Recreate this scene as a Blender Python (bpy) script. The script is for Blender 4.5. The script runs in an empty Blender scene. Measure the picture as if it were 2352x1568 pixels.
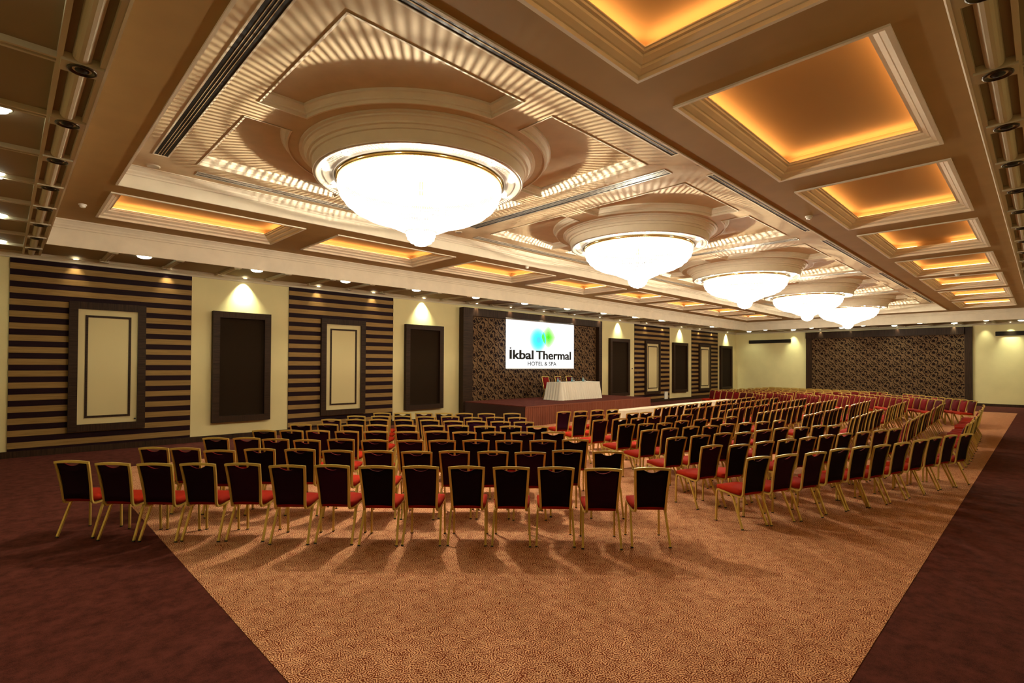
import bpy, bmesh, math, random
from math import pi, sin, cos, radians
from mathutils import Vector, Matrix
random.seed(7)
C = bpy.context.scene.collection
SC = bpy.context.scene

# ------------------------------------------------------------------ camera, world, exposure
def make_camera():
    cam = bpy.data.cameras.new('camera'); o = bpy.data.objects.new('camera', cam); C.objects.link(o)
    f, yaw, pit, rol, cx, cy = 1197.207, radians(45.5755), radians(0.75501), radians(-0.29618), 1180.682, 822.776
    F = Vector((cos(yaw)*cos(pit), sin(yaw)*cos(pit), sin(pit)))
    R = Vector((sin(yaw), -cos(yaw), 0)); U = R.cross(F)
    X = R*cos(rol) - U*sin(rol); Y = R*sin(rol) + U*cos(rol); Z = -F
    m = Matrix(((X.x, Y.x, Z.x, 0), (X.y, Y.y, Z.y, 0), (X.z, Y.z, Z.z, 2.1), (0, 0, 0, 1)))
    o.matrix_world = m
    cam.sensor_fit = 'HORIZONTAL'; cam.sensor_width = 36.0
    cam.lens = f/2352*36.0
    cam.shift_x = -(cx-1176)/2352; cam.shift_y = (cy-784)/2352
    cam.clip_start = 0.05; cam.clip_end = 200
    SC.camera = o
make_camera()
w = bpy.data.worlds.new('world'); SC.world = w; w.use_nodes = True
w.node_tree.nodes['Background'].inputs[0].default_value = (0.0, 0.0, 0.0, 1)   # closed room: nothing comes from outside
w.node_tree.nodes['Background'].inputs[1].default_value = 0.0
SC.view_settings.view_transform = 'Standard'; SC.view_settings.look = 'None'
SC.view_settings.gamma = 1.0; SC.view_settings.use_curve_mapping = False
SC.view_settings.exposure = 0.40
try:
    SC.cycles.max_bounces = 5; SC.cycles.diffuse_bounces = 3; SC.cycles.glossy_bounces = 2
    SC.cycles.transmission_bounces = 3; SC.cycles.transparent_max_bounces = 4
    SC.cycles.sample_clamp_indirect = 4.0; SC.cycles.sample_clamp_direct = 0.0
    SC.cycles.use_denoising = True; SC.cycles.caustics_reflective = False; SC.cycles.caustics_refractive = False
except Exception:
    pass
# lamp strengths (all lamps are fittings of the room; each is made by its fitting's builder)
P_CHAND = 1000.0       # bulb cluster in each chandelier
E_STRAND = 3.2        # lit crystal strands
E_COVE = 16.0          # amber strips hidden in the coffers
P_DOWN = 55.0         # round soffit downlights
P_WASH = 30.0         # small spots beside the walls
E_SCREEN = 1.0

# ------------------------------------------------------------------ room numbers (metres)
YL, YR, XN, XF = 15.95, -1.4, -2.2, 38.4        # stage wall, opposite wall, near end wall, far end wall
ZS, ZC, ZR, ZQ = 4.512, 5.057, 5.40, 5.54       # low soffit, coffered band, raised ceiling, sunk quadrants
FX, FXE, FYR, FY = 0.592, 35.84, 0.447, 14.146  # edge of the coffered band
RX, RXE, RYR, RY = 1.316, 34.45, 3.541, 10.701  # edge of the raised ceiling

# ------------------------------------------------------------------ materials
def nt(name):
    m = bpy.data.materials.new(name); m.use_nodes = True
    t = m.node_tree; b = t.nodes['Principled BSDF']
    return m, t, b
def mat(name, col, rough=0.6, metal=0.0, spec=0.5, emit=None, estr=0.0, sheen=0.0, bump=None, vary=None):
    m, t, b = nt(name)
    b.inputs['Base Color'].default_value = (*col, 1); b.inputs['Roughness'].default_value = rough
    b.inputs['Metallic'].default_value = metal; b.inputs['Specular IOR Level'].default_value = spec
    if sheen: b.inputs['Sheen Weight'].default_value = sheen; b.inputs['Sheen Roughness'].default_value = 0.4; b.inputs['Sheen Tint'].default_value = (*[min(1, c*3+.05) for c in col], 1)
    if emit: b.inputs['Emission Color'].default_value = (*emit, 1); b.inputs['Emission Strength'].default_value = estr
    if bump or vary:
        tc = t.nodes.new('ShaderNodeTexCoord'); n = t.nodes.new('ShaderNodeTexNoise')
        n.inputs['Scale'].default_value = (bump or vary)[0]; n.inputs['Detail'].default_value = 3
        t.links.new(tc.outputs['Object'], n.inputs['Vector'])
        if bump:
            bp = t.nodes.new('ShaderNodeBump'); bp.inputs['Strength'].default_value = bump[1]; bp.inputs['Distance'].default_value = 0.01
            t.links.new(n.outputs['Fac'], bp.inputs['Height']); t.links.new(bp.outputs['Normal'], b.inputs['Normal'])
        if vary:
            mp = t.nodes.new('ShaderNodeMapRange'); mp.inputs[1].default_value = .3; mp.inputs[2].default_value = .7
            mp.inputs[3].default_value = 1-vary[1]; mp.inputs[4].default_value = 1+vary[1]
            mx = t.nodes.new('ShaderNodeVectorMath'); mx.operation = 'SCALE'; mx.inputs[0].default_value = col
            t.links.new(n.outputs['Fac'], mp.inputs[0]); t.links.new(mp.outputs[0], mx.inputs['Scale']); t.links.new(mx.outputs[0], b.inputs['Base Color'])
    return m
def wood(name, dark, light, scale, rough=0.45, axis='Z', spec=0.5):
    """veneer with fine straight streaks along the given axis (world space)"""
    m, t, b = nt(name)
    geo = t.nodes.new('ShaderNodeNewGeometry'); mp = t.nodes.new('ShaderNodeMapping')
    s = {'Z': (scale, scale, scale*.03), 'X': (scale*.03, scale, scale)}[axis]
    mp.inputs['Scale'].default_value = s
    n = t.nodes.new('ShaderNodeTexNoise'); n.inputs['Scale'].default_value = 1; n.inputs['Detail'].default_value = 4; n.inputs['Roughness'].default_value = .7
    r = t.nodes.new('ShaderNodeValToRGB'); r.color_ramp.elements[0].position = .32; r.color_ramp.elements[1].position = .68
    r.color_ramp.elements[0].color = (*dark, 1); r.color_ramp.elements[1].color = (*light, 1)
    t.links.new(geo.outputs['Position'], mp.inputs['Vector']); t.links.new(mp.outputs[0], n.inputs['Vector'])
    t.links.new(n.outputs['Fac'], r.inputs[0]); t.links.new(r.outputs[0], b.inputs['Base Color'])
    b.inputs['Roughness'].default_value = rough; b.inputs['Specular IOR Level'].default_value = spec
    return m
def carpet_swirl():
    m, t, b = nt('swirl_carpet')
    geo = t.nodes.new('ShaderNodeNewGeometry')
    nz = t.nodes.new('ShaderNodeTexNoise'); nz.noise_dimensions = '2D'; nz.inputs['Scale'].default_value = 22; nz.inputs['Detail'].default_value = 0
    wv = t.nodes.new('ShaderNodeVectorMath'); wv.operation = 'SCALE'; wv.inputs['Scale'].default_value = .022
    av = t.nodes.new('ShaderNodeVectorMath'); av.operation = 'ADD'
    g = t.nodes.new('ShaderNodeTexGabor'); g.gabor_type = '2D'
    g.inputs['Scale'].default_value = 27; g.inputs['Frequency'].default_value = 2.2; g.inputs['Anisotropy'].default_value = 0.0
    n2 = t.nodes.new('ShaderNodeTexNoise'); n2.noise_dimensions = '2D'; n2.inputs['Scale'].default_value = 9; n2.inputs['Detail'].default_value = 1
    ma = t.nodes.new('ShaderNodeMath'); ma.operation = 'MULTIPLY_ADD'; ma.inputs[1].default_value = .12
    mr = t.nodes.new('ShaderNodeMapRange'); mr.inputs[1].default_value = .525; mr.inputs[2].default_value = .615
    mx = t.nodes.new('ShaderNodeMix'); mx.data_type = 'RGBA'
    mx.inputs[6].default_value = (0.185, 0.030, 0.006, 1); mx.inputs[7].default_value = (0.90, 0.50, 0.26, 1)
    t.links.new(geo.outputs['Position'], nz.inputs['Vector']); t.links.new(nz.outputs['Color'], wv.inputs[0])
    t.links.new(geo.outputs['Position'], av.inputs[0]); t.links.new(wv.outputs[0], av.inputs[1]); t.links.new(av.outputs[0], g.inputs['Vector'])
    t.links.new(geo.outputs['Position'], n2.inputs['Vector']); t.links.new(n2.outputs['Fac'], ma.inputs[0]); t.links.new(g.outputs['Value'], ma.inputs[2])
    t.links.new(ma.outputs[0], mr.inputs[0])
    t.links.new(mr.outputs[0], mx.inputs[0]); t.links.new(mx.outputs[2], b.inputs['Base Color'])
    b.inputs['Roughness'].default_value = .95; b.inputs['Specular IOR Level'].default_value = .1
    return m
def carpet_dark(name, a, c):
    m, t, b = nt(name)
    geo = t.nodes.new('ShaderNodeNewGeometry')
    n = t.nodes.new('ShaderNodeTexNoise'); n.inputs['Scale'].default_value = 6; n.inputs['Detail'].default_value = 9; n.inputs['Roughness'].default_value = .75
    n2 = t.nodes.new('ShaderNodeTexNoise'); n2.inputs['Scale'].default_value = 160; n2.inputs['Detail'].default_value = 2
    ad = t.nodes.new('ShaderNodeMath'); ad.operation = 'MULTIPLY_ADD'; ad.inputs[1].default_value = .55; 
    r = t.nodes.new('ShaderNodeValToRGB'); r.color_ramp.elements[0].position = .6; r.color_ramp.elements[1].position = .95
    r.color_ramp.elements[0].color = (*a, 1); r.color_ramp.elements[1].color = (*c, 1)
    t.links.new(geo.outputs['Position'], n.inputs['Vector']); t.links.new(geo.outputs['Position'], n2.inputs['Vector'])
    t.links.new(n2.outputs['Fac'], ad.inputs[0]); t.links.new(n.outputs['Fac'], ad.inputs[2])
    t.links.new(ad.outputs[0], r.inputs[0]); t.links.new(r.outputs[0], b.inputs['Base Color'])
    bp = t.nodes.new('ShaderNodeBump'); bp.inputs['Strength'].default_value = .4; bp.inputs['Distance'].default_value = .01
    t.links.new(n2.outputs['Fac'], bp.inputs['Height']); t.links.new(bp.outputs['Normal'], b.inputs['Normal'])
    b.inputs['Roughness'].default_value = .95; b.inputs['Specular IOR Level'].default_value = .1
    return m
def velvet(name, a, c):
    m, t, b = nt(name)   # cloth dyed a little differently from chair to chair
    oi = t.nodes.new('ShaderNodeObjectInfo'); mx = t.nodes.new('ShaderNodeMix'); mx.data_type = 'RGBA'
    pw = t.nodes.new('ShaderNodeMath'); pw.operation = 'POWER'; pw.inputs[1].default_value = 1.6
    mx.inputs[6].default_value = (*a, 1); mx.inputs[7].default_value = (*c, 1)
    t.links.new(oi.outputs['Random'], pw.inputs[0]); t.links.new(pw.outputs[0], mx.inputs[0]); t.links.new(mx.outputs[2], b.inputs['Base Color'])
    b.inputs['Roughness'].default_value = .85; b.inputs['Specular IOR Level'].default_value = .12
    return m
def emitter(name, col, s):
    m = bpy.data.materials.new(name); m.use_nodes = True; t = m.node_tree; t.nodes.clear()
    e = t.nodes.new('ShaderNodeEmission'); e.inputs[0].default_value = (*col, 1); e.inputs[1].default_value = s
    o = t.nodes.new('ShaderNodeOutputMaterial'); t.links.new(e.outputs[0], o.inputs[0])
    return m
M = dict(
    cream=mat('cream_wall_paint', (.70, .595, .30), .7, vary=(1.2, .05)),
    plaster=mat('ivory_plaster', (.78, .70, .555), .65, spec=.3, vary=(3, .05)),
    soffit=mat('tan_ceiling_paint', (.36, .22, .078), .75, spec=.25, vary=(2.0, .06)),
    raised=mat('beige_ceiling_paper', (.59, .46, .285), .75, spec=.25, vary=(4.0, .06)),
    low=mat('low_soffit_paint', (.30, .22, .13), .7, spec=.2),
    rib=mat('soffit_rib_plaster', (.58, .50, .36), .6, spec=.3),
    coffer=mat('coffer_panel_paint', (.44, .30, .16), .75, spec=.2),
    black=mat('black_slot', (.004, .004, .004), .6),
    grille=mat('pale_metal_grille', (.55, .50, .42), .35, metal=.6),
    bronze=mat('dark_bronze', (.05, .035, .02), .3, metal=.8),
    wenge=wood('dark_wenge_veneer', (.012, .005, .0025), (.052, .025, .012), 60, .5, 'Z', .14),
    wengeH=wood('dark_wenge_veneer_level', (.012, .005, .0025), (.048, .024, .012), 60, .5, 'X', .14),
    oak=wood('golden_oak_slat', (.21, .120, .036), (.33, .20, .066), 70, .6, 'X', .15),
    plum=wood('black_plum_slat', (.007, .001, .003), (.016, .003, .006), 60, .6, 'X', .12),
    fabricdark=mat('dark_brown_panel_cloth', (.020, .011, .005), .85, spec=.1, bump=(300, .3)),
    insetcream=mat('cream_panel_inset', (.66, .55, .29), .65, spec=.2),
    wallpaper=mat('tan_wallpaper', (.150, .084, .036), .6, spec=.15),
    print=mat('brown_floral_print', (.010, .003, .0025), .7, spec=.1),
    carpet=carpet_swirl(),
    carpetdark=carpet_dark('maroon_carpet', (.046, .009, .006), (.135, .034, .023)),
    stagecarpet=carpet_dark('stage_maroon_carpet', (.07, .014, .009), (.15, .04, .028)),
    skirt=mat('maroon_pleated_satin', (.17, .040, .014), .5, sheen=.3),
    stageside=mat('dark_maroon_cloth', (.035, .010, .006), .8),
    gold=mat('antique_gold_frame', (.66, .475, .115), .34, metal=.45),
    canopy=mat('polished_canopy', (.66, .60, .50), .38, metal=.6),
    goldring=mat('polished_gold', (.80, .52, .16), .2, metal=.9),
    seat=velvet('red_velvet_seat', (.27, .011, .002), (.40, .020, .002)),
    back=velvet('burgundy_velvet_back', (.05, .003, .004), (.17, .006, .006)),
    backshell=velvet('shaded_plum_back_cloth', (.004, .0006, .004), (.024, .001, .013)),  # rear side of the velvet, its shade painted in as a darker plum
    rubber=mat('black_rubber', (.01, .01, .01), .6),
    white=mat('white_table_linen', (.78, .72, .60), .7),
    white2=mat('ivory_table_linen', (.80, .70, .52), .7),
    steel=mat('brushed_steel', (.6, .6, .6), .3, metal=1.0),
    plastic=mat('white_plastic', (.80, .77, .68), .4),
    screen=emitter('lit_screen_white', (1, 1, 1), E_SCREEN),
    strand=emitter('lit_crystal', (1.0, .93, .76), E_STRAND),
    bulb=emitter('lit_bulb', (1.0, .86, .60), 25),
    spot=emitter('lit_halogen', (1.0, .97, .88), 60),
    lens=emitter('lit_downlight_lens', (.93, 1.0, .78), 9),
    lens2=emitter('lit_spot_lens', (1.0, .97, .75), 7),
    cove=emitter('amber_cove_strip', (1.0, .50, .16), E_COVE),
    ink=mat('screen_ink_black', (.006, .007, .010), .8),
    bottle=mat('bottle_plastic', (.55, .75, .72), .1, spec=.6),
    label=mat('bottle_label_blue', (.10, .35, .50), .4),
    cap=mat('bottle_cap_blue', (.03, .06, .20), .4),
    glass=mat('drinking_glass', (.85, .87, .86), .08, spec=.8),
)
for k in ('bottle', 'glass'):
    M[k].node_tree.nodes['Principled BSDF'].inputs['Transmission Weight'].default_value = .65
M['oaksub'] = M['oak']

# ------------------------------------------------------------------ helpers
class MB:
    """collects shapes, then links them as ONE mesh object"""
    def __init__(s): s.v = []; s.f = []; s.mi = []
    def add(s, vs, fs, mi=0):
        n = len(s.v); s.v += [tuple(p) for p in vs]; s.f += [tuple(i+n for i in f) for f in fs]; s.mi += [mi]*len(fs)
        return s
    def box(s, x0, x1, y0, y1, z0, z1, mi=0):
        v = [(x, y, z) for z in (z0, z1) for y in (y0, y1) for x in (x0, x1)]
        return s.add(v, [(0, 2, 3, 1), (4, 5, 7, 6), (0, 1, 5, 4), (2, 6, 7, 3), (0, 4, 6, 2), (1, 3, 7, 5)], mi)
    def tube(s, pts, r, n=6, mi=0, flat=None, up=(0, 0, 1), caps=True):
        """sweep an n-gon (or flat = (half width, half height) rectangle) along pts"""
        P = [Vector(p) for p in pts]; rings = []
        for i, p in enumerate(P):
            a = P[max(0, i-1)]; b = P[min(len(P)-1, i+1)]; d = (b-a).normalized()
            u = Vector(up); x = d.cross(u)
            if x.length < 1e-4: x = d.cross(Vector((1, 0, 0)))
            x.normalize(); y = x.cross(d)
            if flat: offs = [(-flat[0], -flat[1]), (flat[0], -flat[1]), (flat[0], flat[1]), (-flat[0], flat[1])]
            else:
                rr = r[i] if isinstance(r, (list, tuple)) else r
                offs = [(rr*cos(2*pi*k/n), rr*sin(2*pi*k/n)) for k in range(n)]
            rings.append([p+x*ox+y*oy for ox, oy in offs])
        m = len(rings[0]); v = [q for R in rings for q in R]; f = []
        for i in range(len(P)-1):
            for k in range(m):
                f.append((i*m+k, i*m+(k+1) % m, (i+1)*m+(k+1) % m, (i+1)*m+k))
        if caps: f.append(tuple(range(m))); f.append(tuple((len(P)-1)*m+k for k in range(m)))
        return s.add(v, f, mi)
    def lathe(s, prof, cx, cy, n=48, mi=0, a0=0, a1=2*pi):
        full = abs(a1-a0-2*pi) < 1e-6; m = n if full else n+1
        v = []; f = []
        for r, z in prof:
            for k in range(m):
                a = a0+(a1-a0)*k/n; v.append((cx+r*cos(a), cy+r*sin(a), z))
        for i in range(len(prof)-1):
            for k in range(n):
                k2 = (k+1) % m
                f.append((i*m+k, i*m+k2, (i+1)*m+k2, (i+1)*m+k))
        return s.add(v, f, mi)
    def steps(s, prof, n=72, mi=0):
        for i in range(len(prof)-1): s.lathe(prof[i:i+2], 0, 0, n, mi)
        return s
    def disc(s, cx, cy, z, r, n=24, mi=0):
        return s.add([(cx+r*cos(2*pi*k/n), cy+r*sin(2*pi*k/n), z) for k in range(n)], [tuple(range(n))], mi)
    def loops(s, loops_, mi=0, closed=True):
        """skin between successive loops of equal length"""
        m = len(loops_[0]); v = [p for L in loops_ for p in L]; f = []
        for i in range(len(loops_)-1):
            for k in range(m if closed else m-1):
                k2 = (k+1) % m; f.append((i*m+k, i*m+k2, (i+1)*m+k2, (i+1)*m+k))
        return s.add(v, f, mi)
    def mesh(s, name, mats, smooth=False):
        me = bpy.data.meshes.new(name); me.from_pydata(s.v, [], s.f)
        for x in (mats if isinstance(mats, (list, tuple)) else [mats]): me.materials.append(x)
        if any(s.mi): me.polygons.foreach_set('material_index', s.mi)
        if smooth: me.polygons.foreach_set('use_smooth', [True]*len(me.polygons))
        me.validate(); me.update()
        return me
    def build(s, name, mats, parent=None, smooth=False, loc=None, kind=None):
        return link(name, s.mesh(name, mats, smooth), parent, loc, kind)
def link(name, me, parent=None, loc=None, kind=None):
    o = bpy.data.objects.new(name, me); C.objects.link(o)
    if parent is not None: o.parent = parent
    if loc is not None: o.location = loc
    if kind: o['kind'] = kind
    return o
def tag(o, label, cat, group=None):
    o['label'] = label; o['category'] = cat
    if group: o['group'] = group
    return o
def empty(name, loc=(0, 0, 0), rz=0.0):
    o = bpy.data.objects.new(name, None); C.objects.link(o); o.location = loc; o.rotation_euler = (0, 0, rz)
    o.empty_display_size = .1
    return o
def struct(o, label):
    o['kind'] = 'structure'; o['label'] = label
    return o
def copy_tree(o, parent=None):
    c = o.copy(); C.objects.link(c)
    if parent is not None: c.parent = parent
    for ch in list(o.children): copy_tree(ch, c)
    return c
def offset(loop, d):
    """mitred inward offset of a counter-clockwise 2-D loop"""
    n = len(loop); out = []
    for i in range(n):
        p0 = Vector(loop[i-1]); p = Vector(loop[i]); p1 = Vector(loop[(i+1) % n])
        a = (p-p0).normalized(); b = (p1-p).normalized()
        na = Vector((-a.y, a.x)); nb = Vector((-b.y, b.x)); m = (na+nb)
        if m.length < 1e-6: m = na
        m.normalize(); k = max(.3, m.dot(na))
        out.append((p.x+m.x*d/k, p.y+m.y*d/k))
    return out
def rect(x0, x1, y0, y1): return [(x0, y0), (x1, y0), (x1, y1), (x0, y1)]
def plate(loops_, z, name):
    """flat plate at height z bounded by loops_[0] with the others as holes"""
    bm = bmesh.new(); edges = []
    for L in loops_:
        vs = [bm.verts.new((x, y, z)) for x, y in L]
        edges += [bm.edges.new((vs[i], vs[(i+1) % len(vs)])) for i in range(len(vs))]
    bmesh.ops.triangle_fill(bm, use_beauty=True, use_dissolve=False, edges=edges)
    me = bpy.data.meshes.new(name); bm.to_mesh(me); bm.free()
    return me
def sweep_loop(mb, loop, prof, mi=0):
    """mouldings: profile of (inward offset, z) run round a ccw loop"""
    mb.loops([[(x, y, z) for x, y in offset(loop, d)] for d, z in prof], mi)
ORD = 'zeroth first second third fourth fifth sixth seventh eighth ninth tenth eleventh twelfth thirteenth fourteenth fifteenth sixteenth seventeenth eighteenth nineteenth'.split()
ORD += ['twentieth'] + ['twenty-'+o for o in ORD[1:10]]
def lamp(name, kind, loc, power, col, parent=None, size=.1, rot=None, **kw):
    L = bpy.data.lights.new(name, kind); L.energy = power; L.color = col
    if kind == 'AREA': L.shape = 'DISK'; L.size = size
    else: L.shadow_soft_size = size
    for k, v in kw.items(): setattr(L, k, v)
    o = bpy.data.objects.new(name, L); C.objects.link(o); o.location = loc
    if rot: o.rotation_euler = rot
    if parent is not None: o.parent = parent
    return o

# ------------------------------------------------------------------ shell
struct(MB().box(XN, XF, YR, YL, -.2, 0).build('floor', M['carpetdark']), 'dark maroon carpet floor that borders the patterned carpet')
struct(MB().box(XN-.2, XF+.2, YL, YL+.2, -.2, 5.9).build('wall_left', M['cream']), 'long cream wall behind the stage')
struct(MB().box(XF, XF+.2, YR, YL, -.2, 5.9).build('wall_back', M['cream']), 'cream end wall with the wide floral panel')
struct(MB().box(XN-.2, XF+.2, YR-.2, YR, -.2, 5.9).build('wall_right', M['cream']), 'long cream wall opposite the stage')
struct(MB().box(XN-.2, XN, YR, YL, -.2, 5.9).build('wall_front', M['cream']), 'cream end wall behind the camera')
def base_run(name, x0, x1, y0, y1, label):
    struct(MB().box(x0, x1, y0, y1, 0, .135).box(x0, x1, y0, y1, .135, .145).build(name, M['wenge']), label)
base_run('baseboard_left', XN, XF, YL-.03, YL, 'dark wood skirting under the stage wall')
base_run('baseboard_back', XF-.03, XF, YR, YL-.03, 'dark wood skirting along the far end wall')
base_run('baseboard_right', XN, XF-.03, YR, YR+.03, 'dark wood skirting opposite the stage')
base_run('baseboard_front', XN, XN+.03, YR+.03, YL-.03, 'dark wood skirting on the wall behind the camera')
o = MB().box(1.371, 33.40, .928, 13.03, .0005, .004).build('carpet', M['carpet'])
tag(o, 'patterned rust and beige swirl carpet laid under all the chair rows', 'carpet')

# ------------------------------------------------------------------ ceiling
COF_X = [(1.30, 4.67), (5.42, 8.79), (9.52, 12.94), (13.67, 17.08), (17.87, 21.25), (21.95, 25.50), (26.20, 29.70), (30.51, 33.92)]
COF = [('right', a, b, .93, 2.95) for a, b in COF_X] + [('left', a, b, 11.27, 13.36) for a, b in COF_X]
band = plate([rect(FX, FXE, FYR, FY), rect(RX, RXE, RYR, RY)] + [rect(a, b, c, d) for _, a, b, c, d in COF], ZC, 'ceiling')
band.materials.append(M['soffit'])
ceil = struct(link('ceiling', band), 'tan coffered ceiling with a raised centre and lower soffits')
# slab above everything keeps the room closed
MB().box(XN-.2, XF+.2, YR-.2, YL+.2, 5.9, 6.0).build('slab', M['soffit'], ceil)
# outer drop: fascia with a crown moulding at its head and a lip at its foot
mb = MB(); L0 = rect(FX, FXE, FYR, FY)
sweep_loop(mb, L0, [(-.02, ZS-.005), (0, ZS-.005), (0, ZS+.36), (.02, ZS+.37), (.02, ZS+.40), (.045, ZS+.43), (.045, ZS+.455), (.09, ZS+.51), (.11, ZS+.52), (.11, ZC)])
mb.build('fascia', M['plaster'], ceil)
# inner rise: fascia of the raised ceiling
mb = MB(); L1 = rect(RX, RXE, RYR, RY)
sweep_loop(mb, L1, [(-.03, ZC), (-.03, ZC-.02), (0, ZC-.02), (0, ZC+.19), (.02, ZC+.20), (.02, ZC+.225), (.05, ZC+.25), (.05, ZC+.275), (.10, ZC+.325), (.12, ZC+.33), (.12, ZR)])
mb.build('fascia', M['plaster'], ceil)

# raised ceiling with four sunk quadrants round every rose
ROSE = [(4.88, 7.18), (11.35, 7.16), (17.95, 7.14), (24.5, 7.12), (30.95, 7.10)]
HS, BAR, RR = 2.62, .26, 2.03
def quadrant(cx, cy, sx, sy):
    """ccw loop of one sunk quadrant: a corner square cut by the ring"""
    e = math.sqrt(RR*RR-BAR*BAR); a0 = math.atan2(BAR, e); a1 = pi/2-a0
    pts = [(e, BAR), (HS, BAR), (HS, HS), (BAR, HS)]
    arc = [(RR*cos(a1+(a0-a1)*k/18), RR*sin(a1+(a0-a1)*k/18)) for k in range(18)]
    pts = pts+arc[:]
    pts = pts if True else pts
    # (BAR, HS) -> (BAR, e) is arc[0]; the arc runs back to (e, BAR)
    P = [(cx+sx*x, cy+sy*y) for x, y in pts]
    A = sum(P[i-1][0]*P[i][1]-P[i][0]*P[i-1][1] for i in range(len(P)))
    return P if A > 0 else P[::-1]
quads = [quadrant(cx, cy, sx, sy) for cx, cy in ROSE for sx in (1, -1) for sy in (1, -1)]
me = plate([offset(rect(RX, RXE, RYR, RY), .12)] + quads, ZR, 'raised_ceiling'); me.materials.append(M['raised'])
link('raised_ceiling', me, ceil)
qprof = [(0, ZR), (-.012, ZR-.012), (.012, ZR-.012), (.012, ZR+.03), (.035, ZR+.035), (.035, ZR+.06), (.075, ZR+.10), (.095, ZR+.105), (.095, ZQ)]
for q in quads:
    qm = MB(); sweep_loop(qm, q, qprof); fr = qm.build('quadrant_moulding', M['plaster'], ceil)
    pm = plate([offset(q, .094)], ZQ, 'quadrant_panel'); pm.materials.append(M['raised']); link('quadrant_panel', pm, fr)
# plaster drums that carry the chandeliers
drum_me = None
for cx, cy in ROSE:
    if drum_me is None:
        drum_me = MB().steps([(1.87, 0), (1.87, -.025), (1.825, -.03), (1.825, -.055), (1.80, -.06), (1.76, -.10), (1.76, -.125), (1.725, -.13), (1.715, -.16), (1.715, -.175), (1.69, -.18), (1.675, -.30), (1.675, -.335), (1.64, -.335)]).mesh('plaster_drum', M['plaster'], True)
    link('plaster_drum', drum_me, ceil, (cx, cy, ZR))

# coffers: moulded frame, hidden ledge with an amber strip, raised panel
cprof = [(-.01, ZC), (-.01, ZC-.022), (.03, ZC-.022), (.03, ZC+.022), (.05, ZC+.022), (.10, ZC+.045), (.10, ZC+.075), (.12, ZC+.075), (.17, ZC+.105), (.17, ZC+.135), (.205, ZC+.135), (.205, ZC+.16), (.225, ZC+.16), (.225, ZC+.172), (.02, ZC+.175)]
for i, (side, a, b, c, d) in enumerate(COF):
    L = rect(a, b, c, d)
    fm = MB(); sweep_loop(fm, L, cprof); fr = fm.build('coffer_frame', M['plaster'], ceil)
    bx = MB(); sweep_loop(bx, L, [(.02, ZC+.17), (.02, ZC+.30), (.04, ZC+.31)])
    bx.loops([[(x, y, ZC+.31) for x, y in offset(L, .04)], [(x, y, ZC+.3101) for x, y in offset(L, .6)]])
    inn = offset(L, .6); bx.add([(x, y, ZC+.3101) for x, y in inn], [(0, 1, 2, 3)])
    bx.build('coffer_panel', M['coffer'], fr)
    st = MB(); s = .085; z0, z1 = ZC+.178, ZC+.20
    gap = (side == 'right' and i == 3)
    segs = [(a+.2, b-.2, c+s, c+s+.03), (a+.2, b-.2, d-s-.03, d-s), (a+s, a+s+.03, c+.2, d-.2)]
    if gap:   # one tube of the end strip is out
        segs += [(b-s-.03, b-s, c+.15, c+.72), (b-s-.03, b-s, d-.62, d-.2)]
    else: segs += [(b-s-.03, b-s, c+.2, d-.2)]
    for g in segs: st.box(*g, z0, z1)
    st.build('cove_strip', M['cove'], fr)

# low soffit all round: panels, ribs, edge strip with half round, corner blocks
mb = MB()
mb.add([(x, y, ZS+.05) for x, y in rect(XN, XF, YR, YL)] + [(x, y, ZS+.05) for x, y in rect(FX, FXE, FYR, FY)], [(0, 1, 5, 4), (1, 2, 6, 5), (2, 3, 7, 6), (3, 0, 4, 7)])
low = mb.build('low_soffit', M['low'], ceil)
mb = MB()   # flat band beside the walls and cove at the wall head
sweep_loop(mb, rect(XN, XF, YR, YL), [(0, ZS-.09), (.015, ZS-.085), (.02, ZS-.05), (.06, ZS-.015), (.08, ZS-.01), (.08, ZS), (.12, ZS), (.12, ZS+.05)])
mb.build('wall_cornice', M['rib'], ceil)
def half_round(mb, p0, p1, r, n=8):
    d = (Vector(p1)-Vector(p0)).normalized(); x = Vector((-d.y, d.x, 0)); v = []; f = []
    for p in (p0, p1):
        for k in range(n+1):
            a = pi*k/n; v.append(Vector(p)+x*(r*cos(a))+Vector((0, 0, -r*sin(a))))
    m = n+1
    for k in range(n): f.append((k, k+1, m+k+1, m+k))
    mb.add(v, f)
def edge_strip(axis, lo, hi, c0, c1):
    mb = MB()
    for u0, u1 in ((c0, c0+.035), (c1-.04, c1)):
        if axis == 'Y': mb.box(u0, u1, lo, hi, ZS, ZS+.05)
        else: mb.box(lo, hi, u0, u1, ZS, ZS+.05)
    m = (c0+c1)/2
    if axis == 'Y': half_round(mb, (m, lo, ZS+.05), (m, hi, ZS+.05), .062)
    else: half_round(mb, (lo, m, ZS+.05), (hi, m, ZS+.05), .062)
    mb.build('edge_strip', M['rib'], ceil, smooth=False)
edge_strip('Y', YR+.1, YL-.1, .27, .575)
edge_strip('X', .58, XF-.1, .115, .43)
BLK = None
def disc_block(x, y, sx, sy, z=ZS):
    b = MB().box(-sx/2, sx/2, -sy/2, sy/2, -.022, .05).build('corner_block', M['rib'], ceil, loc=(x, y, z))
    return b
eye_me = [MB().lathe([(.098, -.022), (.098, -.032), (.082, -.036), (.078, -.026), (.05, -.018), (.0005, -.014)], 0, 0, 20).mesh('eyeball_ring', M['bronze'], True)]
def eyeball(x, y, label, group):
    e = empty('eyeball_spotlight', (x, y, ZS)); tag(e, label, 'spotlight', group)
    link('trim_ring', eye_me[0], e)
    MB().lathe([(.05, -.0185), (.045, -.03), (.02, -.04), (.0005, -.042)], 0, 0, 14).build('lamp_eye', M['black'], e, smooth=True)
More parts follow.
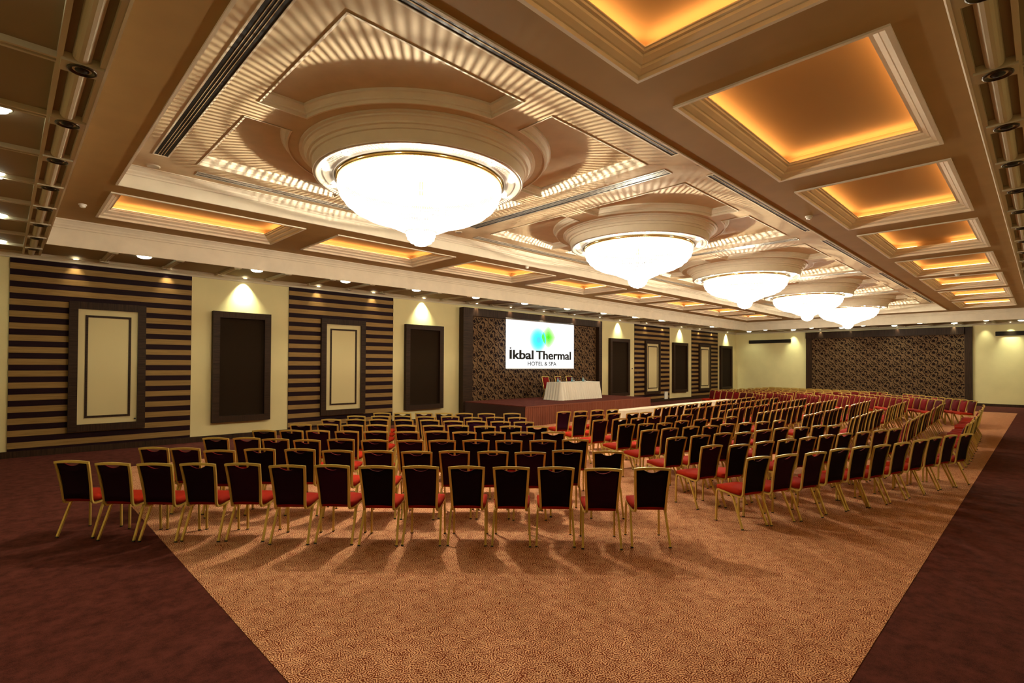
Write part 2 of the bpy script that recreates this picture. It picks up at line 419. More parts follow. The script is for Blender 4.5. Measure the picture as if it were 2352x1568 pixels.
def rib(axis, at, lo, hi, w=.10, half=False):
    mb = MB()
    if axis == 'X':
        mb.box(lo, hi, at-w/2, at-w/2+.03, ZS, ZS+.05).box(lo, hi, at+w/2-.03, at+w/2, ZS, ZS+.05).box(lo, hi, at-w/2+.03, at+w/2-.03, ZS+.02, ZS+.05)
        if half: half_round(mb, (lo, at, ZS+.02), (hi, at, ZS+.02), .03, 5)
    else:
        mb.box(at-w/2, at-w/2+.03, lo, hi, ZS, ZS+.05).box(at+w/2-.03, at+w/2, lo, hi, ZS, ZS+.05).box(at-w/2+.03, at+w/2-.03, lo, hi, ZS+.02, ZS+.05)
        if half: half_round(mb, (at, lo, ZS+.02), (at, hi, ZS+.02), .03, 5)
    return mb.build('soffit_rib', M['rib'], ceil)
YS = [5.50+1.345*k for k in range(-5, 8)]
for k, y in enumerate(YS):
    rib('X', y-.12 if False else y, XN+.12, .27)
    disc_block(.43, y, .27, .20)
    n = k-4
    if n >= 1: eyeball(.43, y, 'unlit bronze eyeball light, %s toward the stage along the near soffit edge' % ORD[n], 'eyeball lights on the near soffit edge')
XSR = [.43+1.3325*k for k in range(1, 29)]
for k, x in enumerate(XSR):
    rib('Y', x, YR+.12, .115)
    disc_block(x, .27, .20, .27)
    eyeball(x, .26, 'unlit bronze eyeball light, %s from the near corner along the soffit opposite the stage' % ORD[k+1], 'eyeball lights along the soffit opposite the stage')
bd_me = MB().disc(0, 0, -.024, .055, 14).mesh('block_disc', M['bronze'])
XSL = [1.69+1.2475*k for k in range(0, 27)]
for x in XSL:
    rib('Y', x, FY+.03, YL-.12, .12, True)
    for y in (FY+.13, YL-.25):
        b = disc_block(x, y, .17, .17); link('block_disc', bd_me, b)
for y in [.62+1.32*k for k in range(0, 11)]:
    rib('X', y, FXE+.03, XF-.12, .12, True)
    for x in (FXE+.13, XF-.25):
        b = disc_block(x, y, .17, .17); link('block_disc', bd_me, b)

# air slots in the raised ceiling
def slot_vent(name, axis, lo, hi, at, n, pitch, w, z, label, black=True):
    e = empty(name, ((lo+hi)/2, at, z) if axis == 'X' else (at, (lo+hi)/2, z)); tag(e, label, 'air vent', None)
    h = (hi-lo)/2; W = n*pitch/2+.02
    def bx(u0, u1, v0, v1, z0, z1): return (u0, u1, v0, v1, z0, z1) if axis == 'X' else (v0, v1, u0, u1, z0, z1)
    MB().box(*bx(-h, h, -W, W, -.004, -.001)).build('backing', M['black'], e)
    f = MB(); f.box(*bx(-h-.02, h+.02, -W-.02, -W, -.012, 0)).box(*bx(-h-.02, h+.02, W, W+.02, -.012, 0)).box(*bx(-h-.02, -h, -W, W, -.012, 0)).box(*bx(h, h+.02, -W, W, -.012, 0))
    f.build('frame', M['plaster'] if black else M['grille'], e)
    for k in range(n-1):
        c = -n*pitch/2+pitch*(k+1)
        MB().box(*bx(-h, h, c-w/2, c+w/2, -.008, -.004)).build('blade', M['raised'] if black else M['grille'], e)
    return e
slot_vent('slot_vent', 'Y', 3.7, 9.79, 1.74, 4, .036, .007, ZR, 'long black slot air vent near the end of the raised ceiling')
for k, (a, b) in enumerate([(1.55, 7.44), (8.67, 13.92), (15.2, 20.5), (21.8, 27.1), (28.4, 33.6)]):
    slot_vent('slot_vent', 'X', a, b, 3.99, 3, .05, .014, ZR, 'black slot air vent beside the %s chandelier, on the side away from stage' % ORD[k+1])
    slot_vent('slot_vent', 'X', max(a, 2.36), b-.1, 10.28, 4, .034, .016, ZR, 'thin pale slot vent beside the %s chandelier, on the stage side' % ORD[k+1], False)
for k, x in enumerate([8.0, 14.58, 21.12, 27.7]):
    slot_vent('slot_vent', 'Y', 4.47, 9.6, x, 4, .045, .016, ZR, 'pale slot vent crossing the raised ceiling past the %s chandelier' % ORD[k+1], False)
def ceiling_disc(x, y, z, r, label, cat, name):
    e = empty(name, (x, y, z)); tag(e, label, cat)
    MB().lathe([(r, 0), (r, -.012), (r*.86, -.02)], 0, 0, 20).build('rim', M['plaster'], e, smooth=True)
    MB().lathe([(r*.86, -.02), (r*.8, -.014), (.0005, -.016)], 0, 0, 20).build('grille', M['grille'], e, smooth=True)
ceiling_disc(1.75, 10.42, ZR, .10, 'round white ceiling speaker in the near stage corner of raised ceiling', 'speaker', 'ceiling_speaker')
ceiling_disc(8.06, 3.9, ZR, .09, 'round white ceiling speaker between first and second slot vents', 'speaker', 'ceiling_speaker')
ceiling_disc(8.02, 10.17, ZR, .09, 'round white ceiling speaker behind the first chandelier, stage side', 'speaker', 'ceiling_speaker')
def detector(x, y, z, label):
    e = empty('smoke_detector', (x, y, z)); tag(e, label, 'smoke detector')
    MB().lathe([(.065, 0), (.065, -.02), (.05, -.026)], 0, 0, 18).build('base', M['plastic'], e, smooth=True)
    MB().lathe([(.05, -.026), (.045, -.055), (.03, -.062), (.0005, -.063)], 0, 0, 18).build('sensor', M['plastic'], e, smooth=True)
detector(1.02, 12.55, ZC, 'white smoke detector on the tan ceiling in the near stage corner')
detector(11.26, 3.24, ZC, 'white smoke detector beside the third amber coffer')
detector(11.17, 10.86, ZC, 'white smoke detector between raised ceiling and stage-side coffers')
detector(21.6, 1.95, ZC, 'white smoke detector between the fifth and sixth amber coffers')

# ------------------------------------------------------------------ chandeliers
BP = [(1.30, 5.03), (1.315, 4.97), (1.31, 4.90), (1.275, 4.80), (1.20, 4.70), (1.09, 4.61), (.94, 4.535), (.78, 4.485), (.64, 4.455), (.60, 4.435), (.52, 4.39), (.42, 4.345), (.33, 4.305), (.26, 4.275)]
PP = [(.25, 4.268), (.235, 4.22), (.215, 4.16), (.17, 4.11), (.10, 4.07), (.02, 4.05)]
NS = 168; LZ = 4.30
def strands(prof, n, fill, rings=True):
    mb = MB()
    for k in range(n):
        a = 2*pi*k/n; v = []
        for j, (r, z) in enumerate(prof):
            h = pi*fill/n
            bead = 1.0 if j % 2 else .72
            v += [(r*cos(a-h*bead), r*sin(a-h*bead), z), (r*cos(a+h*bead), r*sin(a+h*bead), z)]
        mb.add(v, [(2*j, 2*j+1, 2*j+3, 2*j+2) for j in range(len(prof)-1)])
    if rings:
        for r, z in prof[1:]:
            mb.lathe([(r+.004, z-.008), (r+.004, z+.008)], 0, 0, 64)
    return mb
st_me = strands(BP, NS, .56).mesh('crystal_strands', M['strand'])
pd_me = strands(PP, 40, .8).mesh('pendant_strands', M['strand'])
canopy_me = MB().lathe([(1.66, 5.085), (1.66, 5.06), (1.63, 5.05), (1.60, 5.07), (1.52, 5.085), (1.46, 5.085), (1.40, 5.07), (1.375, 5.06), (1.355, 5.075), (1.345, 5.10), (.0005, 5.10)], 0, 0, 72).mesh('canopy_disc', M['canopy'], True)
ring_me = MB().lathe([(1.325, 5.095), (1.34, 5.06), (1.335, 5.025), (1.30, 5.02), (1.29, 5.05), (1.30, 5.095)], 0, 0, 64).mesh('gold_ring', M['goldring'], True)
fring_me = MB().lathe([(.255, 4.28), (.265, 4.272), (.255, 4.262), (.245, 4.272), (.255, 4.28)], 0, 0, 24).mesh('pendant_ring', M['goldring'], True)
sp_me = MB().lathe([(.05, .004), (.035, -.012), (.0005, -.018)], 0, 0, 12).mesh('lamp_glass', M['spot'])
sr_me = MB().lathe([(.042, .0), (.06, -.004), (.064, .006)], 0, 0, 14).mesh('trim_ring', M['steel'], True)
bm_ = MB().lathe([(.012, .07), (.035, .045), (.04, .01), (.03, -.03), (.001, -.05)], 0, 0, 10).mesh('bulb', M['bulb'], True)
for i, (cx, cy) in enumerate(ROSE):
    ch = empty('chandelier', (cx, cy, 0)); tag(ch, 'lit crystal basket chandelier, %s of the five counted from the camera' % ORD[i+1], 'chandelier', 'crystal chandeliers down the middle')
    link('canopy_disc', canopy_me, ch); link('gold_ring', ring_me, ch)
    s = link('crystal_strands', st_me, ch); s['kind'] = 'stuff'
    p = link('pendant', pd_me, ch); link('pendant_ring', fring_me, p)
    MB().tube([(0, 0, 5.10), (0, 0, 4.88)], .03, 8).build('stem', M['goldring'], ch)
    for k in range(12):
        a = 2*pi*(k+.35)/12
        r = link('spotlight', sr_me, ch, (1.49*cos(a), 1.49*sin(a), 5.083)); link('lamp_glass', sp_me, r, (0, 0, -.009))
    for k in range(10):
        a = 2*pi*k/10; link('bulb', bm_, ch, (.72*cos(a), .72*sin(a), 4.93))
    lamp('chandelier_lamp', 'POINT', (0, 0, LZ), P_CHAND*1.05, (1.0, .88, .66), ch, .022)
    lamp('chandelier_lamp', 'POINT', (0, 0, LZ+.05), P_CHAND*.28, (1.0, .88, .66), ch, .3)

# ------------------------------------------------------------------ soffit downlights
dl_ring = MB().lathe([(.135, .05), (.155, .044), (.165, .05), (.165, .052)], 0, 0, 24).mesh('trim_ring', M['plastic'], True)
dl_lens = MB().lathe([(.140, .045), (.130, .022), (.085, .004), (.0005, -.004)], 0, 0, 20).mesh('lens', M['lens'], True)
def downlight(x, y, label, group, lit=1.0, col=(.90, 1.0, .72)):
    e = empty('downlight', (x, y, ZS)); tag(e, label, 'downlight', group)
    link('trim_ring', dl_ring, e); link('lens', dl_lens, e)
    lamp('downlight_lamp', 'SPOT', (0, 0, -.012), P_DOWN*lit, col, e, .10, None, spot_size=radians(125), spot_blend=1.0)
for k, x in enumerate([2.29, 4.73, 7.2, 9.67, 12.22, 14.74, 17.34, 19.99, 22.64, 25.21, 28.19, 31.29, 34.37]):
    downlight(x, 14.50-.012*min(k, 6)*1, 'lit round soffit downlight along the stage wall, %s from the near corner' % ORD[k+1], 'downlights along the stage wall')
for k, y in enumerate([2.13, 4.87, 7.53, 10.29, 13.06]):
    downlight(36.2, y, 'lit round downlight in the far soffit, chandelier side, %s from stage' % ORD[5-k], 'inner downlights of the far soffit', 2.2)
for k, y in enumerate([.86, 3.52, 6.23, 8.93, 11.72, 14.6]):
    downlight(37.45, y, 'lit round downlight in the far soffit, wall side, %s from stage' % ORD[6-k], 'outer downlights of the far soffit', 1.8)
for k, y in enumerate([4.5, 7.05, 9.57, 12.18, 14.77]):
    downlight(-.12, y, 'lit round downlight in the near soffit, %s toward the stage' % ORD[k+1], 'downlights of the near soffit', .5)
wl_lens = MB().lathe([(.05, .0), (.03, -.004), (.0005, -.005)], 0, 0, 12).mesh('lens', M['lens2'], True)
wl_ring = MB().lathe([(.05, 0), (.065, -.006), (.07, .002)], 0, 0, 14).mesh('trim_ring', M['plastic'], True)
def washer(x, y, ax, label, power=1.0, ang=54, col=(1.0, .93, .66)):
    e = empty('wall_spotlight', (x, y, ZS-.002)); tag(e, label, 'spotlight', 'small spots lighting the walls')
    link('trim_ring', wl_ring, e); link('lens', wl_lens, e)
    d = {'Y': (radians(-14), 0, 0), 'X': (0, radians(14), 0)}
    rot = (radians(11), 0, 0) if ax == 'Y' else (0, radians(-16), 0)
    lamp('spot_lamp', 'SPOT', (0, 0, -.012), P_WASH*power, col, e, .03, rot, spot_size=radians(ang), spot_blend=1.0)
GRN = (.94, 1.0, .68)
WASH = [(1.18, .8), (3.0, 1.1), (4.85, 11.0), (6.97, .9), (8.87, 1.0), (10.9, 11.0), (13.25, 1.9), (15.1, 1.9), (17.15, 1.9), (19.3, 1.9), (21.3, 1.9), (23.35, 8.0), (26.0, 1.0), (27.9, 1.0), (30.05, 9.0), (32.5, 1.0), (34.4, 1.0), (36.75, 10.0)]
for k, (x, p) in enumerate(WASH):
    washer(x, YL-(.34 if 12.6 < x < 21.6 else .15), 'Y', 'small lit spot beside the stage wall, %s from the near corner' % ORD[k+1], p, 82 if p > 2 else 75, GRN if p > 2 else (1.0, .85, .58))
for k, (y, p) in enumerate([(12.0, 5.0), (10.3, 1.6), (8.6, 1.6), (6.2, .8), (3.6, 1.6), (2.3, 1.6), (1.3, 7.0), (-.6, 3)]):
    washer(XF-.32, y, 'X', 'small lit spot beside the far end wall, %s from the stage corner' % ORD[k+1], p, 60, GRN if p > 1.2 else (1.0, .8, .55))

# ------------------------------------------------------------------ stage wall: striped bays, framed panels, niches
def striped_bay(x0, x1, label):
    e = empty('striped_wall_panel', ((x0+x1)/2, YL, 0)); tag(e, label, 'wall panel', None)
    h = (x1-x0)/2
    MB().box(-h, h, -.012, 0, .145, ZS-.09).build('backing', M['plum'], e)
    dark = MB().box(-h, h, -.022, -.012, 0, .1325).mesh('dark_slat', M['plum'])
    lite = MB().box(-h, h, -.03, -.012, 0, .1325).mesh('golden_slat', M['oak'])
    MB().box(-h, h, -.022, -.012, .147, .2025).build('dark_slat', M['plum'], e)
    for k in range(16):
        link('golden_slat', lite, e, (0, 0, .2025+.265*k))
        if k < 16: link('dark_slat', dark, e, (0, 0, .335+.265*k)) if k < 15 else MB().box(-h, h, -.022, -.012, .335+.265*k, ZS-.1).build('dark_slat', M['plum'], e)
    return e
BAYS = [(.08, 3.57), (6.12, 9.70), (24.94, 28.79), (31.58, 35.41)]
BN = ['nearest the camera', 'second from the camera', 'just beyond the stage', 'at the far end of the stage wall']
for (a, b), n in zip(BAYS, BN): striped_bay(a, b, 'dark and golden striped slat panel on the stage wall, '+n)
def frame_boards(e, x0, x1, z0, z1, w, y0, y1, m1, m2, name='frame_board'):
    """four boards of a frame, local to e"""
    MB().box(x0, x0+w, y0, y1, z0, z1).build(name, m1, e); MB().box(x1-w, x1, y0, y1, z0, z1).build(name, m1, e)
    MB().box(x0+w, x1-w, y0, y1, z0, z0+w).build(name, m2, e); MB().box(x0+w, x1-w, y0, y1, z1-w, z1).build(name, m2, e)
def framed_panel(x0, x1, label, knob=False):
    e = empty('framed_wall_panel', ((x0+x1)/2, YL-.03, 0)); tag(e, label, 'wall panel'); h = (x1-x0)/2
    frame_boards(e, -h, h, .49, 3.54, .165, -.09, 0, M['wengeH'], M['wenge'])
    MB().box(-h+.16, h-.16, -.035, 0, .65, 3.38).build('cream_inset', M['insetcream'], e)
    frame_boards(e, -h+.30, h-.30, .80, 3.235, .05, -.05, -.034, M['wengeH'], M['wenge'], 'inner_moulding')
    if knob: MB().lathe([(.02, 0), (.018, -.02), (.001, -.024)], 0, 0, 10).build('stud', M['black'], e, loc=(h-.20, -.035, .73)).rotation_euler = (radians(-90), 0, 0)
FP = [(1.08, 2.56), (7.10, 8.61), (25.95, 27.58), (32.50, 34.18)]
for k, (a, b) in enumerate(FP): framed_panel(a, b, 'cream inset panel in a dark wood frame on the striped panel '+BN[k], k == 0)
def dark_niche(x0, x1, label):
    e = empty('dark_framed_panel', ((x0+x1)/2, YL, 0)); tag(e, label, 'wall panel'); h = (x1-x0)/2
    frame_boards(e, -h, h, .49, 3.54, .17, -.15, 0, M['wengeH'], M['wenge'])
    MB().box(-h+.165, h-.165, -.05, 0, .65, 3.38).build('dark_panel', M['fabricdark'], e)
DN = [(4.06, 5.57), (10.16, 11.80), (22.51, 24.32), (29.10, 30.91), (35.69, 37.55)]
DL = ['between the two near striped panels', 'between the second striped panel and the stage', 'at the far side of the stage', 'between the two far striped panels', 'next to the far stage-side corner']
for (a, b), n in zip(DN, DL): dark_niche(a, b, 'recessed dark panel in a wenge box frame '+n)
e = empty('wall_box', (28.31, YL-.03, .13)); tag(e, 'small white box low on the striped panel beyond the stage', 'box')
MB().box(-.17, .17, -.05, 0, 0, .44).build('housing', M['plastic'], e); MB().box(-.13, .13, -.056, -.05, .05, .39).build('cover', M['plastic'], e)
for x, z, m, lb in ((24.72, 1.95, 'grille', 'small round brass sensor on cream wall beyond the stage'), (25.23, 1.72, 'black', 'small black round sensor on the striped panel beyond the stage')):
    e = empty('wall_sensor', (x, YL-(.03 if m == 'black' else 0), z)); tag(e, lb, 'sensor')
    b = MB().lathe([(.05, 0), (.05, -.02), (.035, -.035)], 0, 0, 16).build('base', M[m], e, smooth=True); b.rotation_euler = (radians(-90), 0, 0)
    b = MB().lathe([(.035, -.035), (.02, -.045), (.0005, -.046)], 0, 0, 16).build('lens', M['black'], e, smooth=True); b.rotation_euler = (radians(-90), 0, 0)

# ------------------------------------------------------------------ floral wallpaper print (flat print cut out as thin shapes)
def smooth_line(P, sub=5):
    P = [Vector(p) for p in P]; out = []
    for i in range(len(P)-1):
        p0 = P[max(0, i-1)]; p1 = P[i]; p2 = P[i+1]; p3 = P[min(len(P)-1, i+2)]
        for k in range(sub):
            t = k/sub
            out.append(.5*((2*p1)+(p2-p0)*t+(2*p0-5*p1+4*p2-p3)*t*t+(3*p1-p0-3*p2+p3)*t**3))
    out.append(P[-1]); return out
def motif():
    """one repeat in metres; origin at the big flower. u to the right, v up"""
    KX, KY = .00303, .00222
    def pt(x, y): return ((x-425)*KX, (465-y)*KY)
    V = []; F = []
    def strip(P, w0, w1, wm=None, sub=3):
        L = smooth_line([pt(*p) for p in P], sub); n = len(L); b = len(V)
        for i, p in enumerate(L):
            d = (L[min(n-1, i+1)]-L[max(0, i-1)]).normalized(); t = i/(n-1)
            w0_, w1_ = w0, w1
            w = 1.35*(w0+(w1-w0)*t) if wm is None else 1.15*((w0*(1-2*t)+wm*2*t) if t < .5 else (wm*(2-2*t)+w1*(2*t-1)))
            V.append((p.x-d.y*w, p.y+d.x*w)); V.append((p.x+d.y*w, p.y-d.x*w))
        for i in range(n-1): F.append((b+2*i, b+2*i+1, b+2*i+3, b+2*i+2))
    def flower(x, y, r):
        c = pt(x, y); b = len(V); N = 28
        for k in range(N):
            a = 2*pi*k/N; q = r*(.84+.24*cos(7*a+.6)); V.append((c[0]+q*cos(a), c[1]+q*sin(a)))
        V.append(c)
        for k in range(N): F.append((b+k, b+(k+1) % N, b+N))
    def blob(x, y, rx, ry, rot=0):
        c = pt(x, y); b = len(V); N = 8
        for k in range(N):
            a = 2*pi*k/N; u, v = rx*cos(a), ry*sin(a); V.append((c[0]+u*cos(rot)-v*sin(rot), c[1]+u*sin(rot)+v*cos(rot)))
        F.append(tuple(range(b, b+N)))
    flower(427, 468, .104); flower(505, 525, .094)
    for dx, dy in ((30, 30), (22, 44), (-10, 52)): blob(427+dx, 468+dy, .014, .014)
    for dx, dy in ((0, 52), (18, 46), (-20, 44)): blob(505+dx, 525+dy, .013, .013)
    strip([(446, 408), (452, 384), (468, 378), (486, 396), (490, 430), (478, 470), (466, 492)], .030, .004, .030)       # hook
    strip([(405, 418), (380, 445), (366, 490), (378, 540), (405, 562), (432, 585), (440, 620), (424, 660), (392, 692), (375, 712)], .012, .012, .020)  # crescent + stem
    strip([(432, 585), (405, 568), (384, 592), (384, 626), (402, 640), (417, 622), (408, 604)], .011, .016)                # spiral
    ring = [(505+40*cos(a), 525+60*sin(a)) for a in [radians(d) for d in range(-60, 301, 30)]]
    strip(ring, .008, .008, .014, 2)
    strip([(520, 468), (546, 488), (560, 520), (580, 545), (560, 548), (545, 520)], .010, .004, .026)                      # leaf of the ring
    strip([(488, 590), (500, 618), (520, 640), (540, 648)], .004, .004, .034)
    strip([(452, 640), (470, 622), (455, 612), (440, 630)], .006, .012, .016)
    strip([(448, 690), (450, 640), (444, 590)], .006, .006)
    for x, y, r in ((540, 450, .016), (565, 560, .022), (520, 415, .014), (348, 545, .016), (500, 405, .014), (360, 575, .02), (410, 690, .013), (540, 600, .015), (352, 500, .013), (470, 560, .012), (555, 480, .012), (350, 620, .014)): blob(x, y, r, r*1.25)
    return V, F
MOT = motif()
def print_mesh(u0, u1, v0, v1, du, dv, to3):
    V = []; F = []
    i = 0; u = u0-du
    while u < u1+du:
        v = v0-dv+(dv/2 if i % 2 else 0)
        while v < v1+dv:
            keep = {}
            for f in MOT[1]:
                P = [(u+MOT[0][k][0], v+MOT[0][k][1]) for k in f]
                if all(u0 < a < u1 and v0 < b < v1 for a, b in P):
                    idx = []
                    for k, p in zip(f, P):
                        if k not in keep: keep[k] = len(V); V.append(to3(*p))
                        idx.append(keep[k])
                    F.append(tuple(idx))
            v += dv
        u += du; i += 1
    return V, F
def portal(name, label, axis):
    pass
# stage portal: two posts, head beam, papered back
e = empty('stage_backdrop', (17.1, YL-.03, 0)); tag(e, 'tall dark wood portal with brown floral wallpaper behind the stage', 'wall panel')
X0, X1 = 12.62-17.1, 21.57-17.1
MB().box(X0, X0+.47, -.26, 0, 0, 4.03).build('post', M['wengeH'], e); MB().box(X1-.26, X1, -.26, 0, 0, 4.03).build('post', M['wengeH'], e)
mbx = MB(); seg = (X1-X0)/4
for k in range(4): MB().box(X0+seg*k+.002, X0+seg*(k+1)-.002, -.26, 0, 4.03, 4.335).build('head_board', M['wenge'], e)
bk = MB().box(X0+.47, X1-.26, -.05, 0, 0, 4.03).build('papered_back', M['wallpaper'], e)
V, F = print_mesh(X0+.475, X1-.265, .3, 4.025, .575, .667, lambda a, b: (a, -.0515, b))
p = MB().add(V, F).build('floral_print', M['print'], bk); p['kind'] = 'stuff'
# far wall portal
e = empty('far_wall_portal', (XF, 7.0, 0)); tag(e, 'wide dark wood portal with brown floral wallpaper on the far end wall', 'wall panel')
a0, a1 = 2.84-7, 11.20-7
MB().box(-.16, 0, a0, a0+.33, 0, 4.38).build('post', M['wenge'], e); MB().box(-.16, 0, a1-.33, a1, 0, 3.97).build('post', M['wenge'], e)
seg = (a1-a0-.33)/3
for k in range(3): MB().box(-.26, 0, a0+.33+seg*k+.002, a0+.33+seg*(k+1)-.002, 3.97, 4.38).build('head_board', M['wenge'], e)
bk = MB().box(-.05, 0, a0+.33, a1-.33, 0, 3.97).build('papered_back', M['wallpaper'], e)
V, F = print_mesh(-(a1-.335), -(a0+.335), .3, 3.965, .575, .667, lambda a, b: (-.0515, -a, b))
p = MB().add(V, F).build('floral_print', M['print'], bk); p['kind'] = 'stuff'
for y0, y1, z, lb in ((12.18, 14.96, 3.75, 'long dark slot grille on the far cream wall, stage side'), (-.9, 1.89, 3.83, 'long dark slot grille on the far cream wall, away from stage')):
    e = empty('wall_grille', (XF, (y0+y1)/2, z)); tag(e, lb, 'air vent'); h = (y1-y0)/2
    MB().box(-.012, 0, -h, h, 0, .215).build('backing', M['black'], e)
    for k in range(5): MB().box(-.03, -.012, -h, h, .012+.042*k, .030+.042*k).build('blade', M['fabricdark'], e)
    f = MB(); f.box(-.035, 0, -h-.015, -h, 0, .215).box(-.035, 0, h, h+.015, 0, .215).box(-.035, 0, -h, h, -.012, 0).box(-.035, 0, -h, h, .215, .227); f.build('frame', M['bronze'], e)

# ------------------------------------------------------------------ stage with pleated skirt
SX0, SX1, SY0, SY1, SZ = 12.72, 20.72, 12.40, YL-.27, .70
e = empty('stage', ((SX0+SX1)/2, SY0, 0)); tag(e, 'low maroon carpeted stage with a pleated front skirt', 'stage')
h = (SX1-SX0)/2
MB().box(-h+.05, h-.05, .06, SY1-SY0-.01, 0, SZ-.03).build('base', M['stageside'], e)
MB().box(-h, h, 0, SY1-SY0, SZ-.03, SZ).build('deck', M['stagecarpet'], e)
MB().box(-h, -h+.05, .03, SY1-SY0-.01, .005, SZ-.03).build('side_cloth', M['stageside'], e)
def pleats(p0, p1, z0, z1, amp, wl, flare=0.0, seed=1, topamp=.35, nz=4):
    rnd = random.Random(seed); P0 = Vector((*p0, 0)); P1 = Vector((*p1, 0)); d = P1-P0; Ln = d.length; d.normalize(); nrm = Vector((d.y, -d.x, 0))
    n = max(8, int(Ln/wl*6)); mb = MB(); loops_ = []; ph = [0]
    for k in range(n): ph.append(ph[-1]+2*pi/6*rnd.uniform(.6, 1.4))
    am = [amp*rnd.uniform(.55, 1.15) for _ in range(n+1)]
    for j in range(nz+1):
        t = j/nz; row = []
        for k in range(n+1):
            s = 2*abs(sin(ph[k]/2))-1.3; q = am[k]*(topamp+(1-topamp)*t)*s+flare*t
            p = P0+d*(Ln*k/n)+nrm*q; row.append((p.x, p.y, z1+(z0-z1)*t))
        loops_.append(row)
    mb.loops(loops_, 0, False); return mb
pleats((-h, 0), (h, 0), .004, SZ-.012, .05, .105, 0.0, 3).build('pleated_skirt', M['skirt'], e, smooth=True)
pleats((h, 0), (h, SY1-SY0-.02), .004, SZ-.012, .02, .085, 0.0, 5).build('pleated_skirt', M['skirt'], e, smooth=True)
MB().box(-h-.012, h+.012, -.022, -.002, SZ-.045, SZ-.004).build('skirt_band', M['skirt'], e)

# ------------------------------------------------------------------ projection screen with the shown slide
SXA, SXB, SZA, SZB, SY = 14.83, 19.24, 1.97, 4.005, 15.6
e = empty('projection_screen', ((SXA+SXB)/2, SY, 0)); tag(e, 'bright white projection screen showing a hotel logo above the stage', 'projection screen')
h = (SXB-SXA)/2; ox = (SXA+SXB)/2
MB().box(-h, h, 0, .02, SZA, SZB).build('screen_sheet', M['screen'], e)
MB().box(-h-.01, h+.01, -.012, .03, SZA-.035, SZA).build('bottom_bar', M['steel'], e)
MB().tube([(-h, .05, SZB+.03), (h, .05, SZB+.03)], .04, 10).build('roller_case', M['steel'], e)
def em(name, c): return emitter(name, c, E_SCREEN)
def lerp(a, b, t): return tuple(a[i]+(b[i]-a[i])*t for i in range(3))
yy = -.002
c0 = (16.752-ox, 3.215); R0 = .515
cyan = [(.55, 1.0, 1.0), (.36, .98, 1.0), (.22, .96, 1.0), (.13, .92, 1.0), (.08, .86, 1.0), (.06, .76, 1.0), (.09, .60, 1.0)]
rad = [1, .89, .78, .67, .55, .40, .24]
def disc3(cx, cz, r, y, m, name):
    o = MB().add([(cx+r*cos(2*pi*k/48), y, cz+r*sin(2*pi*k/48)) for k in range(48)], [tuple(range(48))]).build(name, m, e); return o
for k in range(7): disc3(c0[0]+.06*(1-rad[k])*.9, c0[1], R0*rad[k], yy-.0005*k, em('slide_cyan_%d' % k, cyan[k]), 'logo_circle')
def leaf_pts(cx, cz, sx, sz):
    out = []
    for k in range(64):
        a = 2*pi*k/64; r = 1.0/((abs(cos(a))**1.45+abs(sin(a))**1.28)**(1/1.36)); 
        out.append((cx+sx*r*cos(a), 0, cz+sz*r*sin(a)))
    return out
green = [(.62, 1.0, .50), (.48, .98, .34), (.36, .97, .22), (.25, .95, .12), (.16, .93, .06), (.08, .90, .02)]
lr = [1, .85, .70, .54, .38, .20]
c1 = (17.433-ox, 3.36)
for k in range(6):
    P = [(x, yy-.006-.0005*k, z) for x, _, z in leaf_pts(c1[0], c1[1]+.0, .455*lr[k], .46*lr[k])]
    MB().add(P, [tuple(range(64))]).build('logo_leaf', em('slide_green_%d' % k, green[k]), e)
# overlap lens of circle and leaf
import mathutils
circ = [(c0[0]+R0*cos(2*pi*k/90), c0[1]+R0*sin(2*pi*k/90)) for k in range(90)]
lf = [(x, z) for x, _, z in leaf_pts(c1[0], c1[1], .455, .46)]
def clip(poly, clipper):
    out = poly
    for i in range(len(clipper)):
        a, b = clipper[i], clipper[(i+1) % len(clipper)]; inp = out; out = []
        if not inp: break
        def ins(p): return (b[0]-a[0])*(p[1]-a[1])-(b[1]-a[1])*(p[0]-a[0]) >= 0
        for j in range(len(inp)):
            p, q = inp[j-1], inp[j]
            if ins(p) != ins(q):
                den = (b[0]-a[0])*(q[1]-p[1])-(b[1]-a[1])*(q[0]-p[0])
                t = -((b[0]-a[0])*(p[1]-a[1])-(b[1]-a[1])*(p[0]-a[0]))/den; out.append((p[0]+(q[0]-p[0])*t, p[1]+(q[1]-p[1])*t))
            if ins(q): out.append(q)
    return out
for sc, col, nm in ((1.0, (.10, .82, 1.0), 'a'), (.86, (.12, .90, .10), 'b')):
    cc = [(c0[0]+R0*sc*cos(2*pi*k/90), c0[1]+R0*sc*sin(2*pi*k/90)) for k in range(90)]
    ov = clip(cc, lf)
    if len(ov) > 2: MB().add([(x, yy-.010-(.001 if nm == 'b' else 0), z) for x, z in ov], [tuple(range(len(ov)))]).build('logo_overlap', em('slide_overlap_'+nm, col), e)
